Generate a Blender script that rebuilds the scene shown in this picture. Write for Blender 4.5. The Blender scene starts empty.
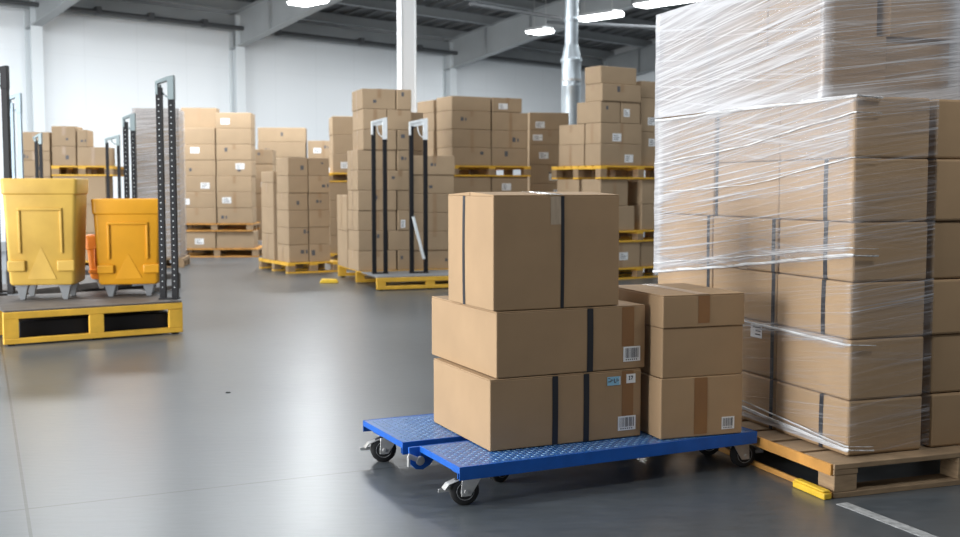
import bpy, bmesh, math, random
from mathutils import Vector, Matrix, noise
rnd = random.Random(11)
scn = bpy.context.scene
COL = scn.collection
PI = math.pi
rad = math.radians

# ------------------------------------------------------------------ camera model (photo is 960x537)
F, CAMH = 1100.0, 1.2
PITCH = math.atan((268.5 - 187.0) / F)
CP, SP = math.cos(PITCH), math.sin(PITCH)

def ray(x, y):
    a = (x - 480.0) / F
    b = -(y - 268.5) / F
    return Vector((a, CP + b * SP, -SP + b * CP))

def on_z(x, y, z=0.0):
    d = ray(x, y)
    t = (z - CAMH) / d.z
    return Vector((d.x * t, d.y * t, z))

def at_y(x, y, Y):
    d = ray(x, y)
    t = Y / d.y
    return Vector((d.x * t, Y, CAMH + d.z * t))

cam = bpy.data.cameras.new('camera')
cam.sensor_width = 36.0
cam.lens = 36.0 * F / 960.0
cam.clip_start = 0.05
cam.dof.use_dof = True
cam.dof.focus_distance = 4.4
cam.dof.aperture_fstop = 3.8
camo = bpy.data.objects.new('camera', cam)
COL.objects.link(camo)
camo.location = (0, 0, CAMH)
camo.rotation_euler = (PI / 2 - PITCH, 0, 0)
scn.camera = camo

# ------------------------------------------------------------------ materials
M = {}

def nodes_of(name):
    m = bpy.data.materials.new(name)
    m.use_nodes = True
    nt = m.node_tree
    return m, nt, nt.nodes, nt.links, nt.nodes['Principled BSDF']

def mat(name, col, rough=0.6, metal=0.0, var=0.0, vscale=6.0, stretch=(1, 1, 1), bump=0.0, bscale=200.0, objvar=0.0, spec=0.5, dark=None):
    m, nt, N, L, b = nodes_of(name)
    b.inputs['Base Color'].default_value = (*col, 1)
    b.inputs['Roughness'].default_value = rough
    b.inputs['Metallic'].default_value = metal
    b.inputs['Specular IOR Level'].default_value = spec
    tc = N.new('ShaderNodeTexCoord')
    out = None
    if var > 0 or objvar > 0:
        mp = N.new('ShaderNodeMapping')
        mp.inputs['Scale'].default_value = stretch
        L.new(tc.outputs['Object'], mp.inputs['Vector'])
        nz = N.new('ShaderNodeTexNoise')
        nz.inputs['Scale'].default_value = vscale
        nz.inputs['Detail'].default_value = 5
        L.new(mp.outputs[0], nz.inputs['Vector'])
        mx = N.new('ShaderNodeMix')
        mx.data_type = 'RGBA'
        c2 = dark if dark else tuple(c * (1 - var) for c in col)
        c1 = tuple(min(1, c * (1 + var * 0.6)) for c in col)
        mx.inputs[6].default_value = (*c2, 1)
        mx.inputs[7].default_value = (*c1, 1)
        mr = N.new('ShaderNodeMapRange')
        mr.inputs[1].default_value = 0.3
        mr.inputs[2].default_value = 0.7
        L.new(nz.outputs[0], mr.inputs[0])
        L.new(mr.outputs[0], mx.inputs[0])
        out = mx.outputs[2]
        if objvar > 0:
            oi = N.new('ShaderNodeObjectInfo')
            hs = N.new('ShaderNodeHueSaturation')
            ma = N.new('ShaderNodeMapRange')
            ma.inputs[3].default_value = 1 - objvar
            ma.inputs[4].default_value = 1 + objvar
            L.new(oi.outputs['Random'], ma.inputs[0])
            L.new(ma.outputs[0], hs.inputs['Value'])
            L.new(out, hs.inputs['Color'])
            out = hs.outputs[0]
        L.new(out, b.inputs['Base Color'])
    if bump > 0:
        mp2 = N.new('ShaderNodeMapping')
        mp2.inputs['Scale'].default_value = stretch
        L.new(tc.outputs['Object'], mp2.inputs['Vector'])
        n2 = N.new('ShaderNodeTexNoise')
        n2.inputs['Scale'].default_value = bscale
        n2.inputs['Detail'].default_value = 3
        L.new(mp2.outputs[0], n2.inputs['Vector'])
        bp = N.new('ShaderNodeBump')
        bp.inputs['Strength'].default_value = bump
        bp.inputs['Distance'].default_value = 0.002
        L.new(n2.outputs[0], bp.inputs['Height'])
        L.new(bp.outputs[0], b.inputs['Normal'])
    M[name] = m
    return m

mat('cardboard', (0.378, 0.252, 0.142), 0.72, var=0.07, vscale=5, bump=0.12, bscale=160, objvar=0.07, spec=0.3)
mat('cardboard_pale', (0.385, 0.280, 0.178), 0.78, var=0.06, vscale=4, bump=0.1, bscale=120, objvar=0.07, spec=0.25)
mat('cardboard_edge', (0.50, 0.36, 0.23), 0.8, var=0.05)
mat('tape_brown', (0.27, 0.135, 0.055), 0.32, var=0.06, vscale=9)
mat('tape_tan', (0.34, 0.225, 0.13), 0.35, var=0.06, vscale=9)
mat('tape_clear', (0.42, 0.33, 0.235), 0.2, var=0.15, vscale=25, stretch=(3, 3, 0.4))
mat('strap_black', (0.018, 0.020, 0.026), 0.38)
mat('label_white', (0.80, 0.81, 0.82), 0.5)
mat('label_blue', (0.26, 0.52, 0.70), 0.45)
mat('ink', (0.02, 0.02, 0.025), 0.6)
mat('ink_grey', (0.10, 0.10, 0.11), 0.6)
mat('wood', (0.33, 0.225, 0.130), 0.8, var=0.25, vscale=5, stretch=(2, 2, 14), bump=0.3, bscale=60, objvar=0.1)
mat('wood_orange', (0.56, 0.27, 0.06), 0.7, var=0.25, vscale=8, bump=0.2, bscale=60)
mat('wood_yellow', (0.80, 0.46, 0.050), 0.62, var=0.16, vscale=7, bump=0.2, bscale=60)
mat('yellow_plastic_old', (0.68, 0.44, 0.085), 0.5, var=0.15, vscale=3, bump=0.15, bscale=20, dark=(0.56, 0.34, 0.062))
mat('yellow_plastic', (0.80, 0.37, 0.018), 0.42, var=0.10, vscale=3, bump=0.1, bscale=20)
mat('orange_plastic', (0.76, 0.22, 0.02), 0.45, var=0.1, vscale=4)
mat('yellow_paint', (0.80, 0.52, 0.04), 0.5, var=0.12, vscale=20)
mat('deck_grey', (0.105, 0.092, 0.083), 0.6, var=0.3, vscale=9)
mat('black_metal', (0.011, 0.011, 0.013), 0.5, spec=0.25)
mat('silver', (0.78, 0.82, 0.84), 0.35, metal=0.35, var=0.1, vscale=10)
mat('grey_cap', (0.22, 0.27, 0.28), 0.4, metal=0.4)
mat('steel_blue', (0.26, 0.33, 0.38), 0.4, metal=0.5)
mat('red_plastic', (0.55, 0.05, 0.03), 0.5)
mat('blue_paint', (0.008, 0.105, 0.47), 0.45, var=0.12, vscale=14, spec=0.35)
mat('blue_tread', (0.020, 0.125, 0.42), 0.34, var=0.25, vscale=30, spec=0.9)
mat('tread_glint', (0.24, 0.40, 0.56), 0.26, metal=0.3, var=0.3, vscale=25)  # paler lozenges: the bright wall's reflection put into their colour
mat('tire', (0.016, 0.016, 0.017), 0.6)
mat('hub_grey', (0.26, 0.27, 0.28), 0.45, var=0.1)
mat('zinc', (0.56, 0.56, 0.55), 0.38, metal=0.5, var=0.15, vscale=30)
mat('white_paint', (0.84, 0.86, 0.87), 0.45)
mat('column_grey', (0.62, 0.66, 0.68), 0.5)
mat('galvanised', (0.58, 0.65, 0.70), 0.38, metal=0.65, var=0.12, vscale=4)
mat('beam_grey', (0.34, 0.36, 0.37), 0.5, var=0.1, vscale=1.5)
mat('pipe_dark', (0.07, 0.075, 0.08), 0.5)
mat('roof_dark', (0.16, 0.165, 0.17), 0.7, var=0.2, vscale=2)
mat('floor_line', (0.42, 0.43, 0.43), 0.5, var=0.35, vscale=30)
mat('speck', (0.02, 0.02, 0.02), 0.7)

def emit(name, col, s):
    m, nt, N, L, b = nodes_of(name)
    b.inputs['Emission Color'].default_value = (*col, 1)
    b.inputs['Emission Strength'].default_value = s
    M[name] = m
emit('lamp_glow', (0.96, 0.99, 1.0), 9.0)

# ------------------------------------------------------------------ mesh builder
class MB:
    def __init__(s):
        s.v, s.f, s.m = [], [], []
    def add(s, vs, fs, m=0):
        o = len(s.v)
        s.v += [tuple(p) for p in vs]
        for f in fs:
            s.f.append([o + i for i in f]); s.m.append(m)
    def box(s, x0, x1, y0, y1, z0, z1, m=0):
        s.hexa([(x0, y0, z0), (x1, y0, z0), (x1, y1, z0), (x0, y1, z0), (x0, y0, z1), (x1, y0, z1), (x1, y1, z1), (x0, y1, z1)], m)
        return s
    def hexa(s, p, m=0):
        s.add(p, [(3, 2, 1, 0), (4, 5, 6, 7), (0, 1, 5, 4), (1, 2, 6, 5), (2, 3, 7, 6), (3, 0, 4, 7)], m)
    def obox(s, c, ax, ay, az, m=0):
        c, ax, ay, az = map(Vector, (c, ax, ay, az))
        s.hexa([c - ax - ay - az, c + ax - ay - az, c + ax + ay - az, c - ax + ay - az,
                c - ax - ay + az, c + ax - ay + az, c + ax + ay + az, c - ax + ay + az], m)
    def bar(s, p, q, a, b, up=(0, 0, 1), m=0):
        p, q = Vector(p), Vector(q)
        d = (q - p); t = d.normalized()
        sd = t.cross(Vector(up))
        if sd.length < 1e-4: sd = t.cross(Vector((0, 1, 0)))
        sd.normalize(); u2 = sd.cross(t)
        s.obox((p + q) / 2, sd * a / 2, d / 2, u2 * b / 2, m)
    def lathe(s, c, ax, prof, n=24, m=0, cap=True):
        c, ax = Vector(c), Vector(ax).normalized()
        e1 = ax.orthogonal().normalized(); e2 = ax.cross(e1)
        o = len(s.v)
        for (r, h) in prof:
            for i in range(n):
                a = 2 * PI * i / n
                s.v.append(tuple(c + ax * h + (e1 * math.cos(a) + e2 * math.sin(a)) * r))
        for k in range(len(prof) - 1):
            for i in range(n):
                j = (i + 1) % n
                s.f.append([o + k * n + i, o + k * n + j, o + (k + 1) * n + j, o + (k + 1) * n + i]); s.m.append(m)
        if cap:
            s.f.append([o + i for i in range(n)][::-1]); s.m.append(m)
            e = o + (len(prof) - 1) * n
            s.f.append([e + i for i in range(n)]); s.m.append(m)
    def cyl(s, p, q, r, n=16, m=0):
        p, q = Vector(p), Vector(q)
        s.lathe(p, q - p, [(r, 0), (r, (q - p).length)], n, m)
        return s
    def tube(s, pts, r, n=8, m=0, flat=1.0, nrm=None):
        pts = [Vector(p) for p in pts]
        o = len(s.v)
        for i, p in enumerate(pts):
            t = (pts[min(i + 1, len(pts) - 1)] - pts[max(i - 1, 0)]).normalized()
            e1 = Vector(nrm) if nrm else t.orthogonal()
            e1 = (e1 - t * e1.dot(t)).normalized()
            e2 = t.cross(e1)
            rr = r[i] if isinstance(r, (list, tuple)) else r
            for k in range(n):
                a = 2 * PI * k / n
                s.v.append(tuple(p + e1 * math.cos(a) * rr * flat + e2 * math.sin(a) * rr))
        for i in range(len(pts) - 1):
            for k in range(n):
                j = (k + 1) % n
                s.f.append([o + i * n + k, o + i * n + j, o + (i + 1) * n + j, o + (i + 1) * n + k]); s.m.append(m)
        s.f.append([o + k for k in range(n)][::-1]); s.m.append(m)
        e = o + (len(pts) - 1) * n
        s.f.append([e + k for k in range(n)]); s.m.append(m)
    def prism(s, poly, y0, y1, m=0):
        """polygon in xz extruded along y"""
        n = len(poly)
        vs = [(x, y0, z) for x, z in poly] + [(x, y1, z) for x, z in poly]
        fs = [list(range(n)), list(range(2 * n - 1, n - 1, -1))]
        for i in range(n):
            j = (i + 1) % n
            fs.append([i, i + n, j + n, j])
        s.add(vs, fs, m)
    def build(s, name, mats, parent=None, loc=None, rz=0.0, bevel=0.0, smooth=True, seg=2):
        me = bpy.data.meshes.new(name)
        me.from_pydata(s.v, [], s.f)
        if isinstance(mats, str): mats = [mats]
        for k in mats: me.materials.append(M[k])
        for p, k in zip(me.polygons, s.m): p.material_index = k
        bm = bmesh.new(); bm.from_mesh(me)
        bmesh.ops.recalc_face_normals(bm, faces=bm.faces)
        bm.to_mesh(me); bm.free()
        if smooth:
            me.polygons.foreach_set('use_smooth', [True] * len(me.polygons))
            me.set_sharp_from_angle(angle=rad(35))
        o = bpy.data.objects.new(name, me)
        COL.objects.link(o)
        if parent: o.parent = parent
        if loc is not None: o.location = loc
        o.rotation_euler.z = rz
        if bevel > 0:
            b = o.modifiers.new('bevel', 'BEVEL')
            b.width = bevel; b.segments = seg; b.limit_method = 'ANGLE'; b.angle_limit = rad(40)
            b.harden_normals = False
        return o

def tag(o, label=None, cat=None, group=None, kind=None):
    if label: o['label'] = label
    if cat: o['category'] = cat
    if group: o['group'] = group
    if kind: o['kind'] = kind
    return o

def empty(name, loc, rz=0.0, parent=None):
    o = bpy.data.objects.new(name, None)
    o.empty_display_size = 0.1
    COL.objects.link(o)
    o.location = loc; o.rotation_euler.z = rz
    if parent: o.parent = parent
    return o

class Fr:
    """ground frame: near corner, u runs along the face on its right, v along the face on its left"""
    def __init__(s, P, yaw):
        s.P = Vector((P[0], P[1], 0)); s.yaw = yaw
        s.u = Vector((math.cos(yaw), math.sin(yaw), 0)); s.v = Vector((-math.sin(yaw), math.cos(yaw), 0))
    def w(s, u, v, z=0.0):
        return s.P + s.u * u + s.v * v + Vector((0, 0, z))

ORD = ['', 'first', 'second', 'third', 'fourth', 'fifth', 'sixth', 'seventh', 'eighth', 'ninth', 'tenth']

# ------------------------------------------------------------------ cartons
def bulge(s, r, amp):
    return amp * math.sin(PI * max(0, min(1, s))) * math.sin(PI * max(0, min(1, r)))

def face_pt(dim, amp, face, a, b, t):
    w, d, h = dim
    if face == 'f': return (a, -bulge(a / w, b / h, amp) - t, b)
    if face == 'k': return (a, d + bulge(a / w, b / h, amp) + t, b)
    if face == 'l': return (-bulge(a / d, b / h, amp) - t, a, b)
    if face == 'r': return (w + bulge(a / d, b / h, amp) + t, a, b)
    if face == 't': return (a, b, h + t)
    return (a, b, -t)

def decal(mb, dim, amp, face, a0, a1, b0, b1, t=0.0012, m=0, n=4, k=4):
    vs, fs = [], []
    for j in range(k + 1):
        for i in range(n + 1):
            vs.append(face_pt(dim, amp, face, a0 + (a1 - a0) * i / n, b0 + (b1 - b0) * j / k, t))
    for j in range(k):
        for i in range(n):
            q = j * (n + 1) + i
            fs.append((q, q + 1, q + n + 2, q + n + 1))
    mb.add(vs, fs, m)

def flat_build(mb, name, mats, parent):
    """thin stuck-on sheet: a little real thickness"""
    o = mb.build(name, mats, parent, smooth=False)
    return o

def barcode(dim, amp, face, a0, a1, b0, b1, parent, seed=1):
    mb = MB()
    decal(mb, dim, amp, face, a0, a1, b0, b1, 0.0018, 0, 2, 2)
    r = random.Random(seed)
    W, Hh = a1 - a0, b1 - b0
    x = a0 + W * 0.10
    while x < a1 - W * 0.12:
        bw = W * r.choice([0.02, 0.03, 0.045])
        decal(mb, dim, amp, face, x, x + bw, b0 + Hh * 0.24, b1 - Hh * 0.10, 0.0024, 1, 1, 2)
        x += bw + W * r.choice([0.022, 0.03, 0.05])
    for q in range(6):
        xa = a0 + W * (0.14 + 0.12 * q)
        decal(mb, dim, amp, face, xa, xa + W * 0.07, b0 + Hh * 0.09, b0 + Hh * 0.17, 0.0024, 1, 1, 1)
    return flat_build(mb, 'barcode_label', ['label_white', 'ink_grey'], parent)

def plain_label(dim, amp, face, a0, a1, b0, b1, parent, seed=1, name='paper_label', base='label_white', ink='ink_grey'):
    mb = MB()
    decal(mb, dim, amp, face, a0, a1, b0, b1, 0.0018, 0, 2, 2)
    r = random.Random(seed)
    W, Hh = a1 - a0, b1 - b0
    for q in range(3):
        y = b0 + Hh * (0.2 + 0.25 * q)
        decal(mb, dim, amp, face, a0 + W * 0.12, a0 + W * r.uniform(0.45, 0.88), y, y + Hh * 0.09, 0.0024, 1, 1, 1)
    return flat_build(mb, name, [base, ink], parent)

def carton(fr, u, v, z, w, d, h, label, group, m='cardboard', tape=None, straps=(), lab=(), flaps=False, amp=0.0015,
           dyaw=0.0, marks=(), bev=0.004, cuts=5, tent=0.0):
    """cardboard box whose near corner stands at u,v,z of the frame"""
    if flaps: h -= 0.005
    dim = (w, d, h)
    bm = bmesh.new()
    bmesh.ops.create_cube(bm, size=1.0)
    bmesh.ops.subdivide_edges(bm, edges=bm.edges, cuts=cuts, use_grid_fill=True)
    for q in bm.verts:
        x, y, zz = q.co.x + .5, q.co.y + .5, q.co.z + .5
        dx = dy = 0
        if y < 1e-4: dy = -bulge(x, zz, amp)
        if y > 1 - 1e-4: dy = bulge(x, zz, amp)
        if x < 1e-4: dx = -bulge(y, zz, amp)
        if x > 1 - 1e-4: dx = bulge(y, zz, amp)
        q.co = Vector((x * w + dx, y * d + dy, zz * h))
    me = bpy.data.meshes.new('cardboard_box')
    bm.to_mesh(me); bm.free()
    me.materials.append(M[m])
    o = bpy.data.objects.new('cardboard_box', me)
    COL.objects.link(o)
    o.location = fr.w(u, v, z); o.rotation_euler.z = fr.yaw + dyaw
    b = o.modifiers.new('bevel', 'BEVEL'); b.width = bev; b.segments = 2; b.limit_method = 'ANGLE'; b.angle_limit = rad(40)
    tag(o, label, 'box', group)
    if flaps:
        for (y0, y1) in ((0.001, d / 2 - 0.002), (d / 2 + 0.002, d - 0.001)):
            ta, tb = (0, tent) if y0 < d / 4 else (tent, 0)
            fb = MB(); fb.hexa([(.001, y0, h), (w - .001, y0, h), (w - .001, y1, h), (.001, y1, h),
                                (.001, y0, h + ta + .005), (w - .001, y0, h + ta + .005), (w - .001, y1, h + tb + .005), (.001, y1, h + tb + .005)])
            fb.build('flap', m, o, bevel=0.0015)
    if tape:
        for (name, mk, face, a0, a1, b0, b1) in tape:
            mb = MB(); decal(mb, dim, amp, face, a0, a1, b0, b1, 0.006 if (face == 't' and flaps) else 0.0010, 0, 2, 8)
            if face == 't' and tent: mb.v = [(x, y, zz + tent * (1 - abs(y / d - .5) * 2)) for x, y, zz in mb.v]
            flat_build(mb, name, mk, o)
    for (ax, c, wd) in straps:
        mb = MB()
        if ax == 'u':
            for fc in ('f', 'k'): decal(mb, dim, amp, fc, c - wd / 2, c + wd / 2, 0, h, 0.0016, 0, 1, 10)
            decal(mb, dim, amp, 't', c - wd / 2, c + wd / 2, 0, d, 0.0066 if flaps else 0.001, 0, 1, 4)
            if tent: mb.v = [(x, y, zz + (tent * (1 - abs(y / d - .5) * 2) if zz > h else 0)) for x, y, zz in mb.v]
        else:
            for fc in ('l', 'r'): decal(mb, dim, amp, fc, c - wd / 2, c + wd / 2, 0, h, 0.0016, 0, 1, 10)
            decal(mb, dim, amp, 't', 0, w, c - wd / 2, c + wd / 2, 0.0066 if flaps else 0.001, 0, 4, 1)
            if tent: mb.v = [(x, y, zz + (tent * (1 - abs(y / d - .5) * 2) if zz > h else 0)) for x, y, zz in mb.v]
        flat_build(mb, 'strap', 'strap_black', o)
    for i, (kind, face, a0, a1, b0, b1) in enumerate(lab):
        sd = int(a0 * 1000 + b0 * 777 + len(bpy.data.objects))
        if kind == 'bar': barcode(dim, amp, face, a0, a1, b0, b1, o, sd)
        else: plain_label(dim, amp, face, a0, a1, b0, b1, o, sd)
    if marks:
        mb = MB()
        for (face, a0, a1, b0, b1) in marks: decal(mb, dim, amp, face, a0, a1, b0, b1, 0.0014, 0, 1, 1)
        flat_build(mb, 'printed_mark', 'ink_grey', o)
    return o

def auto_carton(fr, u, v, z, w, d, h, label, group, m='cardboard_pale', lab_p=0.3, mark_p=0.35, jit=True, tape_p=0.6):
    """background carton: short tape tabs, now and then a paper label or a printed mark"""
    g = 0.004
    tp, lb, mk = [], [], []
    face = 'f'
    if rnd.random() < tape_p and w > 0.3:
        tp.append(('tape', 'tape_tan', 'f', w * .5 - .025, w * .5 + .025, h * rnd.choice([0.0, .55, .7]), h))
    if rnd.random() < tape_p and d > 0.3:
        tp.append(('tape', 'tape_tan', 'l', d * .5 - .025, d * .5 + .025, h * rnd.choice([.0, .6]), h))
    if rnd.random() < lab_p:
        lw, lh = min(.15, w * .3), min(.10, h * .4)
        a = rnd.uniform(.08, .9) * (w - lw - .04) + .02
        b = rnd.uniform(.15, .75) * (h - lh)
        lb.append(('paper', 'f', a, a + lw, b, b + lh))
    if rnd.random() < mark_p:
        s_ = rnd.uniform(.03, .055)
        a = rnd.uniform(.1, .85) * (w - s_); b = rnd.uniform(.3, .8) * (h - s_)
        mk.append(('f', a, a + s_, b, b + s_ * rnd.uniform(.7, 1.6)))
        if rnd.random() < .5: mk.append(('f', a + s_ * 1.5, a + s_ * 2.0, b, b + s_))
    ju = rnd.uniform(-.004, .004) if jit else 0
    jv = rnd.uniform(-.010, .010) if jit else 0
    return carton(fr, u + g + ju, v + g + jv, z, w - 2 * g - .001 * jit, d - 2 * g - .02 * jit, h - .0015, label, group, m=m,
                  tape=tp, lab=lb, marks=mk, amp=.0025, bev=.008, cuts=3)

def column(fr, u, v, z0, w, d, hs, desc, group, frm='bottom', **kw):
    """a column of boxes; desc contains {n} for the ordinal"""
    z = z0; n = len(hs); tops = z0
    for i, h in enumerate(hs):
        if frm == 'bottom': k = ORD[i + 1] + ' from bottom'
        else: k = 'top' if i == n - 1 else ORD[n - i] + ' from top'
        if n == 1: k = 'single'
        auto_carton(fr, u, v, z, w, d, h, desc.format(n=k), group, **kw)
        z += h
    return z

# ------------------------------------------------------------------ pallets
def pallet(fr, u, v, z, L, W, h, label, style='yellow', nslat=7, group='wooden pallets'):
    t = tag(empty('wooden_pallet', fr.w(u, v, z), fr.yaw), label, 'pallet', group)
    if style == 'yellow': top, side, blk, bot = 'wood_yellow', 'wood', 'wood', 'wood_yellow'
    elif style == 'orange': top, side, blk, bot = 'wood_orange', 'wood', 'wood', 'wood_orange'
    else: top, side, blk, bot = 'wood', 'wood', 'wood', 'wood'
    bt = 0.022
    mb = MB(); sw = W / nslat
    for i in range(nslat):
        gap = sw * 0.16 if 0 < i else 0
        mb.box(0, L, i * sw + gap, (i + 1) * sw, h - bt, h)
    mb.build('deck', top, t, bevel=.003)
    bw = .11
    us = (0, (L - bw) / 2, L - bw)
    vs = (0, (W - bw) / 2, W - bw)
    for a in us:
        MB().box(a, a + bw, 0.002, W - 0.002, h - 2 * bt, h - bt - .0005).build('stringer_board', top if style == 'yellow' else side, t, bevel=.002)
        for b in vs:
            MB().box(a + .002, a + bw - .002, b + .004, b + bw - .004, bt + .0005, h - 2 * bt - .0005).build('block', blk, t, bevel=.003)
    if style != 'wood':
        for a in (bw + .003, (L + bw) / 2 + .003):
            MB().box(a, a + (L - 3 * bw) / 2 - .006, W - .08, W - .045, bt + .001, h - bt - .001).build('cross_beam', 'wood', t, bevel=.003)
    for b in vs:
        MB().box(0.001, L - .001, b + .002, b + bw - .002, 0, bt).build('bottom_runner', bot, t, bevel=.002)
    return t

# ------------------------------------------------------------------ mast (pair of black rails with a silver grip)
def mast(parent, loc, rz, Ht, gap=.115, rail=.052, cap='silver', cap_s=1.0, holes=True, rail_mat='black_metal', solid=False):
    mb = MB(); mb.box(-gap / 2 - .03, gap / 2 + .03, -.05, .05, 0, .012)
    b = mb.build('mast', 'black_metal', parent, loc, rz, bevel=.002)
    for sx in (-1, 1):
        r = MB()
        x = sx * gap / 2
        top = Ht - (.10 if sx < 0 else 0.02)
        r.box(x - rail / 2, x + rail / 2, -rail / 2, rail / 2, .012, top, 0)
        if holes:
            n = int(top / .05)
            for i in range(2, n):
                r.lathe((x, -rail / 2 - .0006, i * .05), (0, 1, 0), [(.0045, 0), (.0045, .0006)], 8, 1)
        r.build('rail', [rail_mat, 'silver'], b, bevel=.002)
    a = gap / 2 + rail / 2 + .002
    hh = .16 * cap_s
    c = MB(); y = rail / 2 + .006
    zt = Ht
    # slanted grip: two cheeks, a sloped top bar, a curved inner web
    c.prism([(-a, zt - hh), (-a + .022, zt - hh), (-a + .022, zt - .075), (-a, zt - .065)], -y, y)
    c.prism([(a - rail - .004, zt - hh * 1.25), (a, zt - hh * 1.25), (a, zt), (a - rail - .004, zt - .012)], -y, y)
    c.prism([(-a, zt - .078), (a - rail, zt - .045), (a - rail, zt - .010), (-a, zt - .050)], -y, y)
    pts = []
    for i in range(9):
        q = i / 8 * PI / 2
        pts.append((a - rail - .002 - .055 * math.sin(q) * 1.2, 0, zt - hh * 1.1 + (hh * .62) * (1 - math.cos(q))))
    c.tube(pts, .008, 8)
    if solid: c.prism([(-a + .02, zt - .115), (a - rail, zt - .085), (a - rail, zt - .03), (-a + .02, zt - .06)], -y * .6, y * .6)
    c.build('grip_cap', cap, b, bevel=.003)
    return b

# ================================================================== SETTING
D = 24.0
ca = (1610 - 480) / F
A = Vector((ca, 1, 0)).normalized()            # along the back wall
NQ = Vector((A.y, -A.x, 0))                    # from the back wall into the hall
W0 = Vector(((235 - 480) / F * D, D, 0))
WYAW = math.atan2(A.y, A.x)
def hall(s, q, z): return W0 + A * s + NQ * q + Vector((0, 0, z))
def s_at(x):                                    # wall position seen at image column x
    k = (x - 480) / F
    return (k * W0.y - W0.x) / (A.x - k * A.y)
S_END = s_at(603)
S_BEG = -26.0
ROOF_Z, PITCHR, QR = 5.15, 0.14, 17.0
def roof(q): return ROOF_Z + PITCHR * min(q, QR) - PITCHR * max(0, q - QR)
QMAX = 34.0

# floor ------------------------------------------------------------
def floor_mat():
    m, nt, N, L, b = nodes_of('floor_concrete')
    tc = N.new('ShaderNodeTexCoord')
    n1 = N.new('ShaderNodeTexNoise'); n1.inputs['Scale'].default_value = 0.7; n1.inputs['Detail'].default_value = 8
    L.new(tc.outputs['Object'], n1.inputs['Vector'])
    n2 = N.new('ShaderNodeTexNoise'); n2.inputs['Scale'].default_value = 9; n2.inputs['Detail'].default_value = 6
    mp = N.new('ShaderNodeMapping'); mp.inputs['Scale'].default_value = (1, 3.0, 1); mp.inputs['Rotation'].default_value = (0, 0, rad(-12))
    L.new(tc.outputs['Object'], mp.inputs[0]); L.new(mp.outputs[0], n2.inputs['Vector'])
    add = N.new('ShaderNodeMath'); add.operation = 'ADD'
    L.new(n1.outputs[0], add.inputs[0]); L.new(n2.outputs[0], add.inputs[1])
    mr = N.new('ShaderNodeMapRange'); mr.inputs[1].default_value = .7; mr.inputs[2].default_value = 1.3
    L.new(add.outputs[0], mr.inputs[0])
    cr = N.new('ShaderNodeMix'); cr.data_type = 'RGBA'
    cr.inputs[6].default_value = (.066, .077, .086, 1); cr.inputs[7].default_value = (.104, .118, .130, 1)
    L.new(mr.outputs[0], cr.inputs[0])
    col = cr.outputs[2]
    # saw-cut joints: straight lines in the slab
    geo = N.new('ShaderNodeNewGeometry')
    def joint(p, q, wd, prev):
        d = (q - p).normalized(); nn = Vector((-d.y, d.x, 0))
        dt = N.new('ShaderNodeVectorMath'); dt.operation = 'DOT_PRODUCT'
        L.new(geo.outputs['Position'], dt.inputs[0]); dt.inputs[1].default_value = nn
        sb = N.new('ShaderNodeMath'); sb.operation = 'SUBTRACT'; L.new(dt.outputs['Value'], sb.inputs[0]); sb.inputs[1].default_value = nn.dot(p)
        ab = N.new('ShaderNodeMath'); ab.operation = 'ABSOLUTE'; L.new(sb.outputs[0], ab.inputs[0])
        lt = N.new('ShaderNodeMath'); lt.operation = 'LESS_THAN'; L.new(ab.outputs[0], lt.inputs[0]); lt.inputs[1].default_value = wd / 2
        fm = N.new('ShaderNodeMath'); fm.operation = 'MULTIPLY'; L.new(lt.outputs[0], fm.inputs[0]); fm.inputs[1].default_value = .8
        mx = N.new('ShaderNodeMix'); mx.data_type = 'RGBA'
        L.new(fm.outputs[0], mx.inputs[0]); L.new(prev, mx.inputs[6]); mx.inputs[7].default_value = (.012, .013, .014, 1)
        return mx.outputs[2]
    col = joint(on_z(0, 512), on_z(368, 470), .011, col)
    col = joint(on_z(15, 432), on_z(31, 537), .012, col)
    L.new(col, b.inputs['Base Color'])
    rr = N.new('ShaderNodeMapRange'); rr.inputs[3].default_value = .25; rr.inputs[4].default_value = .36
    L.new(n2.outputs[0], rr.inputs[0]); L.new(rr.outputs[0], b.inputs['Roughness'])
    b.inputs['Specular IOR Level'].default_value = .75
    bp = N.new('ShaderNodeBump'); bp.inputs['Strength'].default_value = .06; bp.inputs['Distance'].default_value = .01
    L.new(n2.outputs[0], bp.inputs['Height']); L.new(bp.outputs[0], b.inputs['Normal'])
    M['floor_concrete'] = m
floor_mat()
c0, c1, c2, c3 = hall(S_BEG, -.2, 0), hall(S_END + .2, -.2, 0), hall(S_END + .2, QMAX, 0), hall(S_BEG, QMAX, 0)
mb = MB()
dn = Vector((0, 0, -.2))
mb.hexa([c0 + dn, c1 + dn, c2 + dn, c3 + dn, c0, c1, c2, c3])
tag(mb.build('floor', 'floor_concrete', smooth=False), kind='structure')

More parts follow.
